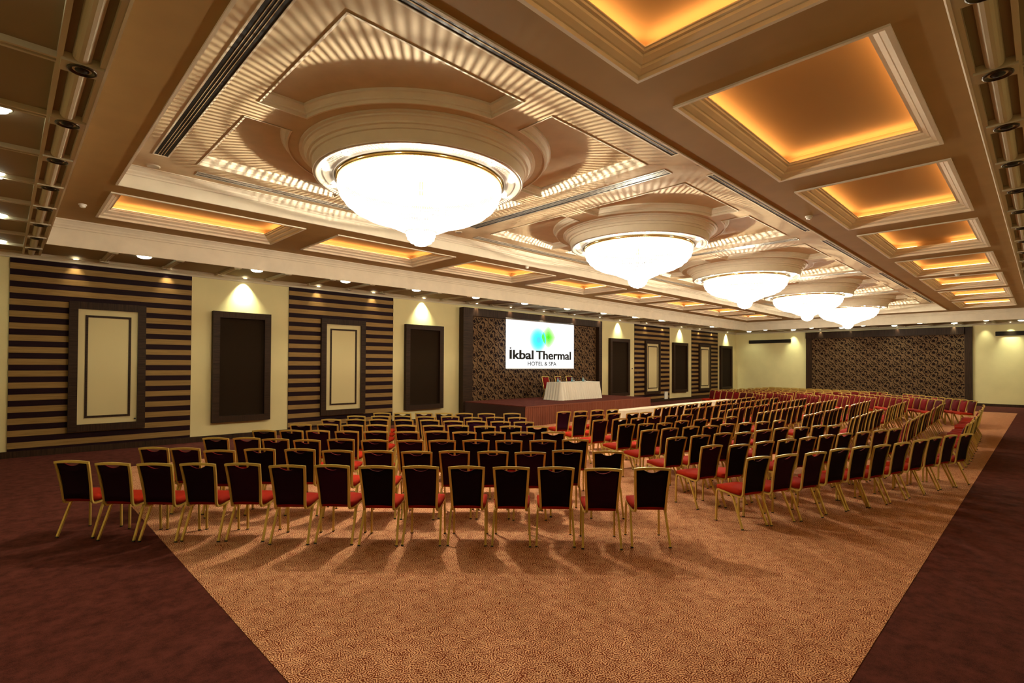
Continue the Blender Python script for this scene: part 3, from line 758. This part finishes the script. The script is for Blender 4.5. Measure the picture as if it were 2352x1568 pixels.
def text(body, x0, x1, z0, zcap, bold, name, mt):
    heavy = bold > .02; bold = .014 if heavy else bold
    cu = bpy.data.curves.new(name, 'FONT'); cu.body = body; cu.size = 1; cu.offset = bold; cu.space_character = 1.0
    cu.materials.append(mt); tmp = bpy.data.objects.new(name+'_curve', cu); C.objects.link(tmp)
    bpy.context.view_layer.update()
    me = bpy.data.meshes.new_from_object(tmp.evaluated_get(bpy.context.evaluated_depsgraph_get())); bpy.data.objects.remove(tmp); bpy.data.curves.remove(cu)
    me.name = name; o = bpy.data.objects.new(name, me); C.objects.link(o); bpy.context.view_layer.update()
    bb = [Vector(b) for b in o.bound_box]; w0 = min(b.x for b in bb); w1 = max(b.x for b in bb)
    sx = (x1-x0)/(w1-w0); capz = .729; sz = (zcap-z0)/capz
    if heavy:   # a heavier cut of the same letters
        vs = [tuple(v.co) for v in me.vertices]; fs = [tuple(p.vertices) for p in me.polygons]; mb = MB()
        for d in (-.022, 0, .022): mb.add([(x+d, y, z+d*.01) for x, y, z in vs], fs)
        o.data = mb.mesh(name, mt); w0 -= .022; w1 += .022; sx = (x1-x0)/(w1-w0)
    o.parent = e; o.rotation_euler = (radians(90), 0, 0); o.scale = (sx, sz, 1)
    o.location = (x0-ox-w0*sx, yy-.012, z0); return o
text('Ikbal', 15.01, 16.47, 2.372, 2.765, .03, 'lettering', M['ink'])
text('Thermal', 16.62, 19.02, 2.372, 2.76, .03, 'lettering', M['ink'])
text('HOTEL & SPA', 16.10, 17.975, 2.09, 2.268, .012, 'lettering', M['ink'])
MB().add([(15.03-ox, yy-.012, 2.845), (15.03-ox, yy-.012, 2.79), (15.08-ox, yy-.012, 2.785), (15.115-ox, yy-.012, 2.81), (15.115-ox, yy-.012, 2.845)], [(0, 1, 2, 3, 4)]).build('lettering', M['ink'], e)

# ------------------------------------------------------------------ speakers' table on the stage
TX0, TX1, TY0, TY1, TZ = 15.92, 18.50, 13.58, 14.28, SZ+.715
e = empty('speakers_table', ((TX0+TX1)/2, (TY0+TY1)/2, SZ)); tag(e, 'long folding table hidden under white pleated linen on the stage', 'table')
hx, hy = (TX1-TX0)/2, (TY1-TY0)/2
MB().box(-hx, hx, -hy, hy, .685, .71).build('table_top', M['oak'], e)
for sx in (-1, 1):
    for sy in (-1, 1): MB().tube([(sx*(hx-.1), sy*(hy-.08), 0), (sx*(hx-.1), sy*(hy-.08), .685)], .018, 8).build('leg', M['steel'], e)
c = empty('table_cloth', ((TX0+TX1)/2, (TY0+TY1)/2, SZ)); tag(c, 'white pleated table skirt and cloth on the stage table', 'tablecloth')
def cloth_ring(hx, hy, z0, z1, amp, wl, flare, seed):
    rnd = random.Random(seed); pts = []
    def side(p0, p1):
        p0 = Vector(p0); p1 = Vector(p1); L = (p1-p0).length; n = int(L/wl*6); d = (p1-p0)/n; nr = Vector((d.y, -d.x)).normalized()
        for k in range(n): pts.append((p0+d*k, nr))
    side((-hx, -hy), (hx, -hy)); side((hx, -hy), (hx, hy)); side((hx, hy), (-hx, hy)); side((-hx, hy), (-hx, -hy))
    ph = 0; A = []; 
    for k in range(len(pts)):
        ph += 2*pi/6*rnd.uniform(.6, 1.4); A.append((2*abs(sin(ph/2))-1.3)*amp*rnd.uniform(.6, 1.1))
    rows = []
    for j in range(6):
        t = j/5; rows.append([])
        for (p, nr), a in zip(pts, A):
            # blend normals outward from the centre so the corners flare
            o = Vector((p.x/hx, p.y/hy)); o = Vector((o.x if abs(o.x) > .94 else 0, o.y if abs(o.y) > .9 else 0))
            if o.length > 0: o.normalize()
            nn = (nr*.35+o*.65) if o.length > 0 else nr
            q = p+nn*(flare*t**1.1)+nr*(a*(.25+.75*t)); rows[-1].append((q.x, q.y, z1+(z0-z1)*t))
    return rows
rows = cloth_ring(hx+.012, hy+.012, .006, .712, .06, .13, .13, 8)
mbc = MB(); mbc.loops(rows); mbc.build('pleated_skirt', M['white'], c, smooth=True)
MB().box(-hx-.02, hx+.02, -hy-.02, hy+.02, .711, .717).build('top_cloth', M['white'], c)
for k, x in enumerate((16.15, 17.05, 17.80)):
    lb = ['left hand', 'middle', 'right hand']
    b = empty('water_bottle', (x, 13.92, SZ+.717)); tag(b, 'small clear water bottle on the stage table, %s from the chair end' % ORD[k+1], 'bottle', 'water bottles on the stage table')
    MB().lathe([(.001, 0), (.034, 0), (.036, .01), (.036, .10), (.034, .13), (.018, .165), (.014, .18)], 0, 0, 16).build('body', M['bottle'], b, smooth=True)
    MB().lathe([(.0365, .04), (.0365, .085)], 0, 0, 16).build('label_band', M['label'], b, smooth=True)
    MB().lathe([(.016, .178), (.016, .20), (.001, .20)], 0, 0, 12).build('cap', M['cap'], b, smooth=True)
    g = empty('drinking_glass', (x+.10, 13.90, SZ+.717)); tag(g, 'upturned stemmed glass beside a water bottle on the stage table, %s from the chair end' % ORD[k+1], 'glass', 'upturned glasses on the stage table')
    MB().lathe([(.038, 0), (.040, .03), (.032, .07), (.008, .085)], 0, 0, 16).build('bowl', M['glass'], g, smooth=True)
    MB().lathe([(.006, .084), (.006, .135)], 0, 0, 8).build('stem', M['glass'], g, smooth=True)
    MB().lathe([(.006, .135), (.034, .14), (.034, .144), (.001, .145)], 0, 0, 16).build('foot', M['glass'], g, smooth=True)

# ------------------------------------------------------------------ row of narrow tables under ivory cloths
TW = .835
for k in range(10):
    x = 13.62+TW*k; yc = 9.10+.012*((k*7) % 3-1)
    nm = ORD[k+1]
    t = empty('conference_table', (x, yc, 0)); tag(t, 'narrow conference table under an ivory cloth, %s from the corner chair block' % nm, 'table', 'narrow tables facing the stage')
    MB().box(-.40, .40, -.20, .20, .715, .74).build('table_top', M['oak'], t)
    for sx in (-.34, .34):
        for sy in (-.15, .15): MB().tube([(sx, sy, .004), (sx, sy, .715)], .014, 6).build('leg', M['steel'], t)
    c = empty('table_cloth', (x, yc, 0)); tag(c, 'ivory cloth over the narrow conference table, %s from the corner chair block' % nm, 'tablecloth', 'ivory cloths on the narrow tables')
    jx = (k % 3-1)*.004
    MB().box(-.412+jx, .412+jx, -.215, .215, .741, .748).build('top_cloth', M['white2'], c)
    rnd = random.Random(30+k); rows = []
    P = []
    for (a, b) in (((-.414, -.217), (.414, -.217)), ((.414, -.217), (.414, .217)), ((.414, .217), (-.414, .217)), ((-.414, .217), (-.414, -.217))):
        n = 22 if abs(a[0]-b[0]) > .1 else 12
        for q in range(n): P.append((a[0]+(b[0]-a[0])*q/n, a[1]+(b[1]-a[1])*q/n))
    A = [rnd.uniform(-1, 1) for _ in P]
    for j in range(4):
        tt = j/3; rows.append([(px*(1+ (0 if abs(px) > .41 else 0)), py+(.012*a*tt if abs(py) > .2 else 0)+(math.copysign(.008*tt, py) if abs(py) > .2 else 0), .745-.735*tt) for (px, py), a in zip(P, A)])
    MB().loops(rows).build('drape', M['white2'], c, smooth=True)

# ------------------------------------------------------------------ banquet chairs
def arcpts(c, r, a0, a1, n): return [(c[0]+r*cos(radians(a0+(a1-a0)*k/n)), c[1]+r*sin(radians(a0+(a1-a0)*k/n))) for k in range(n+1)]
def chair_meshes():
    out = {}
    # back frame: both posts, J bend, seat rails; a top rail that bows upward
    mb = MB()
    side = [(.172, .436), (.05, .428), (-.07, .414), (-.125, .405), (-.165, .402), (-.193, .412), (-.208, .440), (-.214, .475), (-.223, .54), (-.243, .66), (-.270, .79), (-.300, .915)]
    def xw(y, z):
        if z > .47: return .172+(.198-.172)*max(0, (z-.50)/.415)**.9
        return .172+(.200-.172)*min(1, max(0, (y+.207)/.16))
    for s in (-1, 1):
        P = [(s*xw(y, z), y, z) for y, z in side]
        mb.tube(P, 0, flat=(.0105, .0130), up=(1, 0, 0))
    top = [(-.210+.420*k/8, -.302-.012*(1-(2*k/8-1)**2), .912+.016*(1-(2*k/8-1)**2)) for k in range(9)]
    mb.tube(top, 0, flat=(.0115, .014))
    mb.tube([(-.185, .11, .430), (.185, .11, .430)], 0, flat=(.01, .01)); mb.tube([(-.18, -.10, .412), (.18, -.10, .412)], 0, flat=(.01, .01))
    out['frame'] = mb.mesh('frame', M['gold'])
    # backrest: padded panel with a scooped hand hold
    nx, nz = 16, 6; mb = MB(); fr = []; bk = []
    for j in range(nz+1):
        for i in range(nx+1):
            t = j/nz; u = 2*i/nx-1
            scoop = .034*max(0, 1-(u/.44)**2)**.7 if abs(u) < .44 else 0
            z0 = .458+.008*(1-u*u); z1 = .900-scoop+.004*(1-u*u); z = z0+(z1-z0)*t
            yb = -.211-(z-.47)*.19-.010*((z-.68)/.2)**2*0-.018*sin(pi*min(1, max(0, (z-.47)/.45)))*-1
            w = (.162+(.187-.162)*max(0, (z-.5)/.4))
            pad = .030*(1-abs(u)**4)*(1-abs(2*t-1)**6)
            fr.append((u*w, yb+.010+pad, z)); bk.append((u*w, yb-.010-.004*(1-abs(u)**4), z))
    n1 = nx+1; N = n1*(nz+1); v = fr+bk; f = []; mi = []
    for j in range(nz):
        for i in range(nx):
            a = j*n1+i; f.append((a, a+1, a+1+n1, a+n1)); mi.append(0); f.append((N+a, N+a+n1, N+a+n1+1, N+a+1)); mi.append(1)
    per = [i for i in range(nx)]+[j*n1+nx for j in range(nz)]+[nz*n1+i for i in range(nx, 0, -1)]+[j*n1 for j in range(nz, 0, -1)]
    for k in range(len(per)):
        a, b = per[k], per[(k+1) % len(per)]; f.append((a, N+a, N+b, b)); mi.append(0)
    mb.v = v; mb.f = f; mb.mi = mi
    out['backrest'] = mb.mesh('backrest', [M['back'], M['backshell']], True)
    # seat cushion
    mb = MB(); nx, ny = 8, 8; tp = []; bt = []
    for j in range(ny+1):
        for i in range(nx+1):
            u = 2*i/nx-1; t = 2*j/ny-1
            hw = .212-.012*(t < 0)*abs(t); y = .012+.215*t; x = u*hw
            r = max(abs(u), abs(t)); k = (abs(u)**6+abs(t)**6)
            x *= 1-.06*abs(t)**8; y = .012+(y-.012)*(1-.06*abs(u)**8)
            tp.append((x, y, .484+.024*(1-min(1, k))+.004*t)); bt.append((x*.985, .012+(y-.012)*.985, .432+.004*t))
    n1 = nx+1; N = n1*(ny+1); f = []
    for j in range(ny):
        for i in range(nx):
            a = j*n1+i; f.append((a, a+1, a+1+n1, a+n1)); f.append((N+a, N+a+n1, N+a+n1+1, N+a+1))
    per = [i for i in range(nx)]+[j*n1+nx for j in range(ny)]+[ny*n1+i for i in range(nx, 0, -1)]+[j*n1 for j in range(ny, 0, -1)]
    for k in range(len(per)):
        a, b = per[k], per[(k+1) % len(per)]; f.append((a, N+a, N+b, b))
    mb.v = tp+bt; mb.f = f; mb.mi = [0]*len(f)
    out['seat'] = mb.mesh('seat', M['seat'], True)
    for s, nm in ((-1, 'l'), (1, 'r')):
        mb = MB()
        mb.tube([(s*.200, .168, .437), (s*.2005, .192, .430), (s*.201, .205, .412), (s*.202, .210, .36), (s*.206, .216, .012)], 0, flat=(.0105, .0105), up=(1, 0, 0))
        mb.tube([(s*.206, .216, .012), (s*.206, .2162, .001)], 0, flat=(.013, .013), up=(1, 0, 0), mi=1)
        out['front'+nm] = mb.mesh('leg', [M['gold'], M['rubber']])
        mb = MB()
        mb.tube([(s*.199, -.005, .420), (s*.2015, -.045, .408), (s*.204, -.078, .378), (s*.207, -.108, .31), (s*.219, -.240, .012)], 0, flat=(.0105, .0115), up=(1, 0, 0))
        mb.tube([(s*.219, -.240, .012), (s*.2195, -.245, .001)], 0, flat=(.013, .014), up=(1, 0, 0), mi=1)
        out['rear'+nm] = mb.mesh('leg', [M['gold'], M['rubber']])
    return out
CM = chair_meshes()
PARTS = [('frame', 'frame'), ('backrest', 'backrest'), ('seat', 'seat'), ('leg', 'frontl'), ('leg', 'frontr'), ('leg', 'rearl'), ('leg', 'rearr')]
def make_chair(x, y, z, th, label, group):
    e = bpy.data.objects.new('banquet_chair', None); C.objects.link(e); e.empty_display_size = .1
    e.location = (x, y, z); e.rotation_euler = (0, 0, radians(th)); e['label'] = label; e['category'] = 'chair'; e['group'] = group
    for nm, k in PARTS:
        o = bpy.data.objects.new(nm, CM[k]); C.objects.link(o); o.parent = e
    return e
CHAIRS = [
 ("L",0,[(0.815,8.328,-46),(1.152,7.841,-47.5),(1.495,7.474,-46.5),(1.855,7.146,-46),(2.232,6.795,-45.6),(2.561,6.329,-44.4),(2.957,5.975,-49.6),(3.288,5.579,-45.7),(3.653,5.24,-45.7),(4.029,4.873,-45.4),(4.386,4.496,-46.4),(4.75,4.138,-46.2),(5.083,3.721,-46.8),(5.531,3.365,-45.4)]),
 ("L",1,[(1.722,8.859,-46.4),(2.027,8.526,-46.5),(2.302,8.01,-43.7),(2.739,7.779,-43.7),(3.137,7.384,-45.1),(3.462,6.917,-46.8),(3.842,6.521,-45.5),(4.197,6.124,-46.3),(4.589,5.816,-45.5),(4.943,5.453,-42.5),(5.27,5.067,-43.1),(5.756,4.833,-42.3),(6.107,4.381,-46.1)]),
 ("L",2,[(2.625,9.34,-47.6),(2.963,9.042,-43.5),(3.257,8.607,-45.6),(3.569,8.172,-45.9),(3.978,7.909,-43.5),(4.319,7.468,-44.2),(4.704,7.073,-44.5),(5.068,6.753,-43.5),(5.465,6.415,-43.5),(5.817,6.046,-43.5),(6.218,5.696,-44.1),(6.666,5.418,-43.5)]),
 ("L",3,[(3.504,9.833,-44.9),(3.861,9.515,-47),(4.186,9.18,-46.1),(4.518,8.766,-45.3),(4.873,8.41,-43.9),(5.258,8.005,-46.1),(5.673,7.718,-44.8),(5.963,7.297,-46),(6.334,6.94,-46.9),(6.682,6.575,-46.8),(7.1,6.249,-45.2)]),
 ("L",4,[(4.355,10.338,-45.9),(4.75,10.002,-47.5),(5.048,9.558,-48.5),(5.408,9.254,-49.9),(5.786,8.841,-49),(6.157,8.478,-46.4),(6.521,8.164,-47.4),(6.801,7.698,-47.9),(7.173,7.383,-46.4),(7.514,7.011,-45.9)]),
 ("L",5,[(5.208,10.81,-48.5),(5.583,10.454,-47.9),(5.94,10.138,-47.9),(6.3,9.71,-50.4),(6.69,9.32,-50.3),(6.935,8.839,-49),(7.273,8.511,-47.8),(7.607,8.111,-50.1),(7.902,7.737,-47.8)]),
 ("L",6,[(5.959,11.125,-50.9),(6.335,10.754,-47.4),(6.736,10.44,-51),(7.044,9.964,-50.9),(7.476,9.672,-46.7),(7.698,9.132,-47.3),(8.11,8.833,-48.7),(8.436,8.462,-48.7)]),
 ("L",7,[(6.755,11.414,-46),(7.107,11.086,-44.4),(7.505,10.757,-46),(7.829,10.396,-44.3),(8.155,10.063,-40.3),(8.547,9.651,-45.9),(9.029,9.278,-43.5)]),
 ("M",0,[(7.074,2.879,-20.6),(7.525,2.691,-19.4),(8.033,2.486,-19.5),(8.635,2.34,-20.1),(9.108,2.18,-19.9),(9.512,2.009,-17.8),(10.057,1.851,-17.5),(10.67,1.703,-17.8),(11.234,1.587,-17),(11.774,1.44,-17.2),(12.213,1.27,-17.4)]),
 ("M",1,[(7.555,3.731,-18.4),(7.945,3.485,-19),(8.554,3.344,-18.2),(9.067,3.191,-18.4),(9.591,3.034,-18.5),(10.159,2.903,-18),(10.666,2.759,-17.6),(11.131,2.591,-16.2),(11.71,2.428,-20.3),(12.244,2.298,-17.6)]),
 ("M",2,[(7.987,4.511,-20.2),(8.518,4.364,-19.7),(9.09,4.231,-19.3),(9.444,4.023,-17.9),(10.066,3.9,-20.4),(10.651,3.8,-17.2),(11.096,3.577,-19.2),(11.667,3.44,-18.4),(11.965,3.247,-17.3)]),
 ("M",3,[(8.514,5.332,-17.8),(9.052,5.235,-16.1),(9.588,5.083,-17.3),(10.011,4.89,-17.4),(10.596,4.806,-17.6),(11.082,4.643,-16.7),(11.561,4.472,-17.3),(12.099,4.334,-15.1)]),
 ("M",4,[(8.969,6.138,-15.8),(9.377,5.944,-15.6),(9.781,5.761,-16.2),(10.417,5.726,-13),(11.007,5.588,-15.2),(11.555,5.462,-15.6),(12.129,5.373,-15.3)]),
 ("M",5,[(9.261,6.996,-14.2),(9.79,6.854,-15),(10.253,6.686,-15),(10.865,6.636,-15.5),(11.307,6.457,-12.4),(11.873,6.356,-13.3)]),
 ("M",6,[(9.707,7.885,-15.7),(10.178,7.755,-14),(10.777,7.703,-14),(11.195,7.449,-12.1),(11.652,7.35,-11.7)]),
 ("M",7,[(10.239,8.821,-18.5),(10.663,8.642,-14.6),(11.266,8.565,-14.3),(11.685,8.388,-12.4)]),
 ("N",0,[(14.279,1.44,-0.3),(14.718,1.429,2.3),(15.234,1.42,-0.2),(15.701,1.467,1.5),(16.179,1.44,1.6),(16.597,1.479,5.5),(17.115,1.469,0.3),(17.613,1.485,-0.3)]),
 ("N",1,[(14.002,2.399,4),(14.541,2.384,-0.8),(15.002,2.401,0.3),(15.462,2.44,3),(15.92,2.428,2.9),(16.433,2.458,0.6),(16.893,2.447,-0.4),(17.372,2.465,-0.2)]),
 ("N",2,[(13.966,3.415,5.1),(14.451,3.425,1.9),(14.956,3.423,1),(15.4,3.45,3.7),(15.896,3.47,2.7),(16.368,3.471,1.3),(16.873,3.468,-1),(17.364,3.485,-1.5)]),
 ("N",3,[(13.855,4.346,-1.4),(14.266,4.356,3.1),(14.754,4.357,-2.4),(15.253,4.408,0.8),(15.741,4.381,-1.1),(16.169,4.38,0.7),(16.655,4.407,-0.6),(17.166,4.418,-0.4)]),
 ("N",4,[(13.73,5.366,1.3),(14.189,5.368,0.9),(14.665,5.383,3.2),(15.123,5.394,2.6),(15.65,5.399,-1.8),(16.097,5.407,1.4),(16.585,5.418,0.5),(17.056,5.406,-0.8)]),
 ("N",5,[(13.525,6.27,4.3),(14.028,6.28,5.5),(14.505,6.309,2.2),(14.973,6.313,0.7),(15.453,6.315,1.5),(15.919,6.286,-1.3),(16.418,6.314,0.5),(16.872,6.335,3.5)]),
 ("N",6,[(13.366,7.14,1),(13.842,7.167,0.4),(14.295,7.179,2.6),(14.795,7.183,-0.6),(15.263,7.191,1),(15.736,7.195,-0.1),(16.203,7.229,2.9),(16.643,7.211,1.4)]),
 ("N",7,[(13.077,7.894,4.3),(13.599,7.922,-0.7),(14.044,7.936,2.3),(14.493,7.937,2.6),(14.991,7.947,1.3),(15.425,7.966,1.1),(15.932,7.952,3.1),(16.398,7.97,1.5)]),
 ("Q",0,[(18.604,1.529,2),(19.106,1.573,1.1),(19.551,1.562,3.5),(20.049,1.57,3.9),(20.462,1.601,4.8),(20.957,1.604,3.3),(21.468,1.634,2.9),(21.906,1.676,5.2)]),
 ("Q",1,[(18.609,2.527,2.7),(19.106,2.563,3.1),(19.549,2.539,3.6),(20.04,2.569,1),(20.507,2.592,2.4),(20.981,2.617,-0.2),(21.44,2.634,4.2),(21.935,2.614,1.1)]),
 ("Q",2,[(18.678,3.552,4.2),(19.156,3.558,3.9),(19.622,3.57,4.9),(20.123,3.601,2.7),(20.566,3.62,6.4),(21.078,3.625,1.2),(21.528,3.633,6),(22.011,3.652,3.7)]),
 ("Q",3,[(18.176,4.503,2),(18.675,4.473,2.9),(19.146,4.502,0.4),(19.589,4.526,4.2),(20.058,4.547,5.6),(20.577,4.558,0.7),(21.009,4.571,6.1),(21.484,4.586,4.7)]),
 ("Q",4,[(17.986,5.489,0.9),(18.493,5.513,4),(18.921,5.509,5.2),(19.377,5.55,2.9),(19.878,5.541,1.3),(20.372,5.558,4.3),(20.832,5.568,3.4),(21.311,5.578,2.9)]),
 ("Q",5,[(17.702,6.392,4.8),(18.211,6.398,0.5),(18.661,6.421,4),(19.135,6.438,5.6),(19.621,6.462,3.9),(20.129,6.474,1.2),(20.618,6.489,0.7),(21.051,6.501,2)]),
 ("Q",6,[(17.391,7.283,2.3),(17.871,7.301,-0.1),(18.341,7.322,2.9),(18.815,7.319,3.2),(19.284,7.326,6.1),(19.739,7.366,3.6),(20.228,7.364,3.9),(20.742,7.385,-1.1)]),
 ("Q",7,[(17.201,8.012,1.9),(17.658,8.02,1.3),(18.109,8.047,7.3),(18.555,8.069,4.3),(19.072,8.092,2.5),(19.583,8.113,-1.6),(20.038,8.117,-2),(20.502,8.139,2.3)]),
 ("O",0,[(24.331,2.048,34.3),(24.718,2.309,31.1),(25.08,2.553,33.6),(25.464,2.812,31.2),(25.844,3.067,29.6),(26.22,3.321,28.9),(26.563,3.553,35.7),(26.946,3.812,33.4),(27.302,4.051,37.6),(27.704,4.323,30.7),(28.067,4.568,32.9)]),
 ("O",1,[(23.931,2.928,34.3),(24.308,3.182,33.4),(24.676,3.43,34.7),(25.052,3.684,34),(25.431,3.94,32.4),(25.82,4.201,29),(26.18,4.445,31.8),(26.53,4.681,37.1),(26.912,4.938,35.2),(27.279,5.186,36.4)]),
 ("O",2,[(23.889,3.883,32.5),(24.258,4.132,33.3),(24.637,4.388,32),(24.999,4.632,34.5),(25.375,4.886,33.9),(25.745,5.135,34.6),(26.107,5.379,37.3),(26.502,5.646,32.1),(26.862,5.888,35.2)]),
 ("O",3,[(23.746,4.877,30.9),(24.097,5.114,36),(24.483,5.375,32.9),(24.853,5.625,33.6),(25.224,5.875,34),(25.585,6.118,37.1),(25.972,6.379,33.7),(26.349,6.634,32.8)]),
 ("O",4,[(23.544,5.756,31.4),(23.904,5.999,34.3),(24.287,6.258,32),(24.657,6.507,32.7),(25.026,6.756,33.7),(25.393,7.004,35.1),(25.778,7.263,32.3)]),
 ("O",5,[(23.178,6.645,35.1),(23.541,6.89,37.3),(23.943,7.161,30.8),(24.291,7.396,36.5),(24.657,7.643,38.1),(25.054,7.911,32.6)]),
 ("O",6,[(22.728,7.546,35),(23.119,7.809,31),(23.476,8.051,34.4),(23.855,8.306,33.1),(24.223,8.554,34.4)]),
 ("O",7,[(22.191,8.355,31.9),(22.564,8.606,32.1),(22.933,8.855,32.9),(23.309,9.108,32.3)]),
 ("P",0,[(29.217,5.45,70.5),(29.355,5.874,71.3),(29.497,6.311,69.5),(29.633,6.729,71.4),(29.77,7.151,72.7),(29.919,7.607,67.1),(30.049,8.01,72.1),(30.191,8.447,70.2),(30.332,8.879,69.5),(30.471,9.309,69),(30.609,9.732,70),(30.747,10.159,70.2),(30.883,10.577,72.4),(31.027,11.02,69.1)]),
 ("P",1,[(28.393,5.992,72),(28.552,6.434,68.3),(28.698,6.843,71.3),(28.848,7.263,72.1),(29.009,7.709,67.5),(29.152,8.11,72.1),(29.3,8.523,74.4),(29.461,8.972,69.1),(29.609,9.386,71.2),(29.763,9.816,69.8),(29.914,10.238,70.3),(30.067,10.664,69.7),(30.22,11.09,69.1)]),
 ("P",2,[(27.575,6.553,69.9),(27.739,6.97,70.2),(27.907,7.398,68.5),(28.066,7.802,71.5),(28.232,8.225,70.7),(28.397,8.648,69.9),(28.567,9.08,67.1),(28.722,9.473,72.3),(28.888,9.898,71.2),(29.067,10.35,64.2),(29.226,10.759,66.3),(29.388,11.172,67.6)]),
 ("P",3,[(26.756,7.109,68.7),(26.932,7.52,69.3),(27.115,7.948,66.3),(27.289,8.357,67.3),(27.465,8.766,68.2),(27.65,9.199,64.3),(27.819,9.595,68),(27.999,10.017,66.2),(28.174,10.426,67.2),(28.352,10.842,66.8),(28.534,11.267,64.5)]),
 ("P",4,[(25.947,7.686,63.1),(26.131,8.084,65.2),(26.32,8.492,65.4),(26.511,8.904,64.6),(26.694,9.299,67.3),(26.889,9.721,64.4),(27.083,10.137,62.7),(27.268,10.538,64.5),(27.456,10.944,64.8),(27.645,11.352,64.9)]),
 ("P",5,[(25.119,8.223,65.8),(25.323,8.632,64.5),(25.522,9.029,65.5),(25.726,9.436,64.7),(25.93,9.846,63.1),(26.126,10.237,65.5),(26.334,10.651,62.9),(26.532,11.049,63.9),(26.74,11.463,61.4)]),
 ("P",6,[(24.307,8.791,61.9),(24.522,9.191,61.1),(24.732,9.581,62.5),(24.938,9.964,65.4),(25.149,10.355,66.5),(25.369,10.764,63.8),(25.587,11.17,61.7),(25.796,11.558,63.4)]),
 ("P",7,[(23.489,9.348,60.5),(23.718,9.745,58.8),(23.94,10.13,59.9),(24.166,10.521,59.5),(24.393,10.914,58.8),(24.608,11.286,62.8),(24.843,11.693,58.9)]),
]
BLOCK = {'L': ('corner block', 'wall end', 'chairs of the corner block'), 'M': ('second block', 'aisle end', 'chairs of the second block'),
         'N': ('centre block', 'camera end', 'chairs of the centre block'), 'Q': ('fourth block', 'camera end', 'chairs of the fourth block'),
         'O': ('far turned block', 'camera end', 'chairs of the far turned block'), 'P': ('far corner block', 'camera end', 'chairs of the far corner block')}
rest = []
for b, r, lst in CHAIRS:
    bn, end, grp = BLOCK[b]
    for k, (x, y, th) in enumerate(lst):
        if (b == 'O' and r > 1) or (b == 'P' and r != 7): rest.append((x, y, th)); continue
        row = 'back row' if r == 0 else '%s row from back' % ORD[r+1]
        lb = 'gilt burgundy banquet chair, %s from %s, %s, %s' % (ORD[k+1], end, row, bn)
        make_chair(x, y, .004, th, lb, grp)
# the chairs past the first three hundred, joined (too small to pick apart)
V = []; F = []; MI = []
mats_all = [M['gold'], M['back'], M['backshell'], M['seat'], M['rubber']]
src = []
for nm, k in PARTS:
    me = CM[k]; mm = [mats_all.index(m_) for m_ in me.materials]
    src.append(([tuple(v.co) for v in me.vertices], [tuple(p.vertices) for p in me.polygons], [mm[p.material_index] for p in me.polygons]))
for x, y, th in rest:
    c_, s_ = cos(radians(th)), sin(radians(th))
    for vs, fs, ms in src:
        n = len(V); V += [(x+c_*a-s_*b_, y+s_*a+c_*b_, .004+z_) for a, b_, z_ in vs]; F += [tuple(i+n for i in f) for f in fs]; MI += ms
mb = MB(); mb.v = V; mb.f = F; mb.mi = MI
o = mb.build('banquet_chair_rows', mats_all); o['kind'] = 'stuff'
tag(o, 'remaining rows of gilt burgundy banquet chairs crowded before the far end wall', 'chairs')
for k, (x, y) in enumerate(((16.50, 14.65), (17.35, 14.66), (18.07, 14.64))):
    make_chair(x, y, SZ, 180+(-3, 2, -2)[k], 'gilt burgundy banquet chair on the stage behind the linen table, %s from the camera end' % ORD[k+1], 'chairs on the stage')
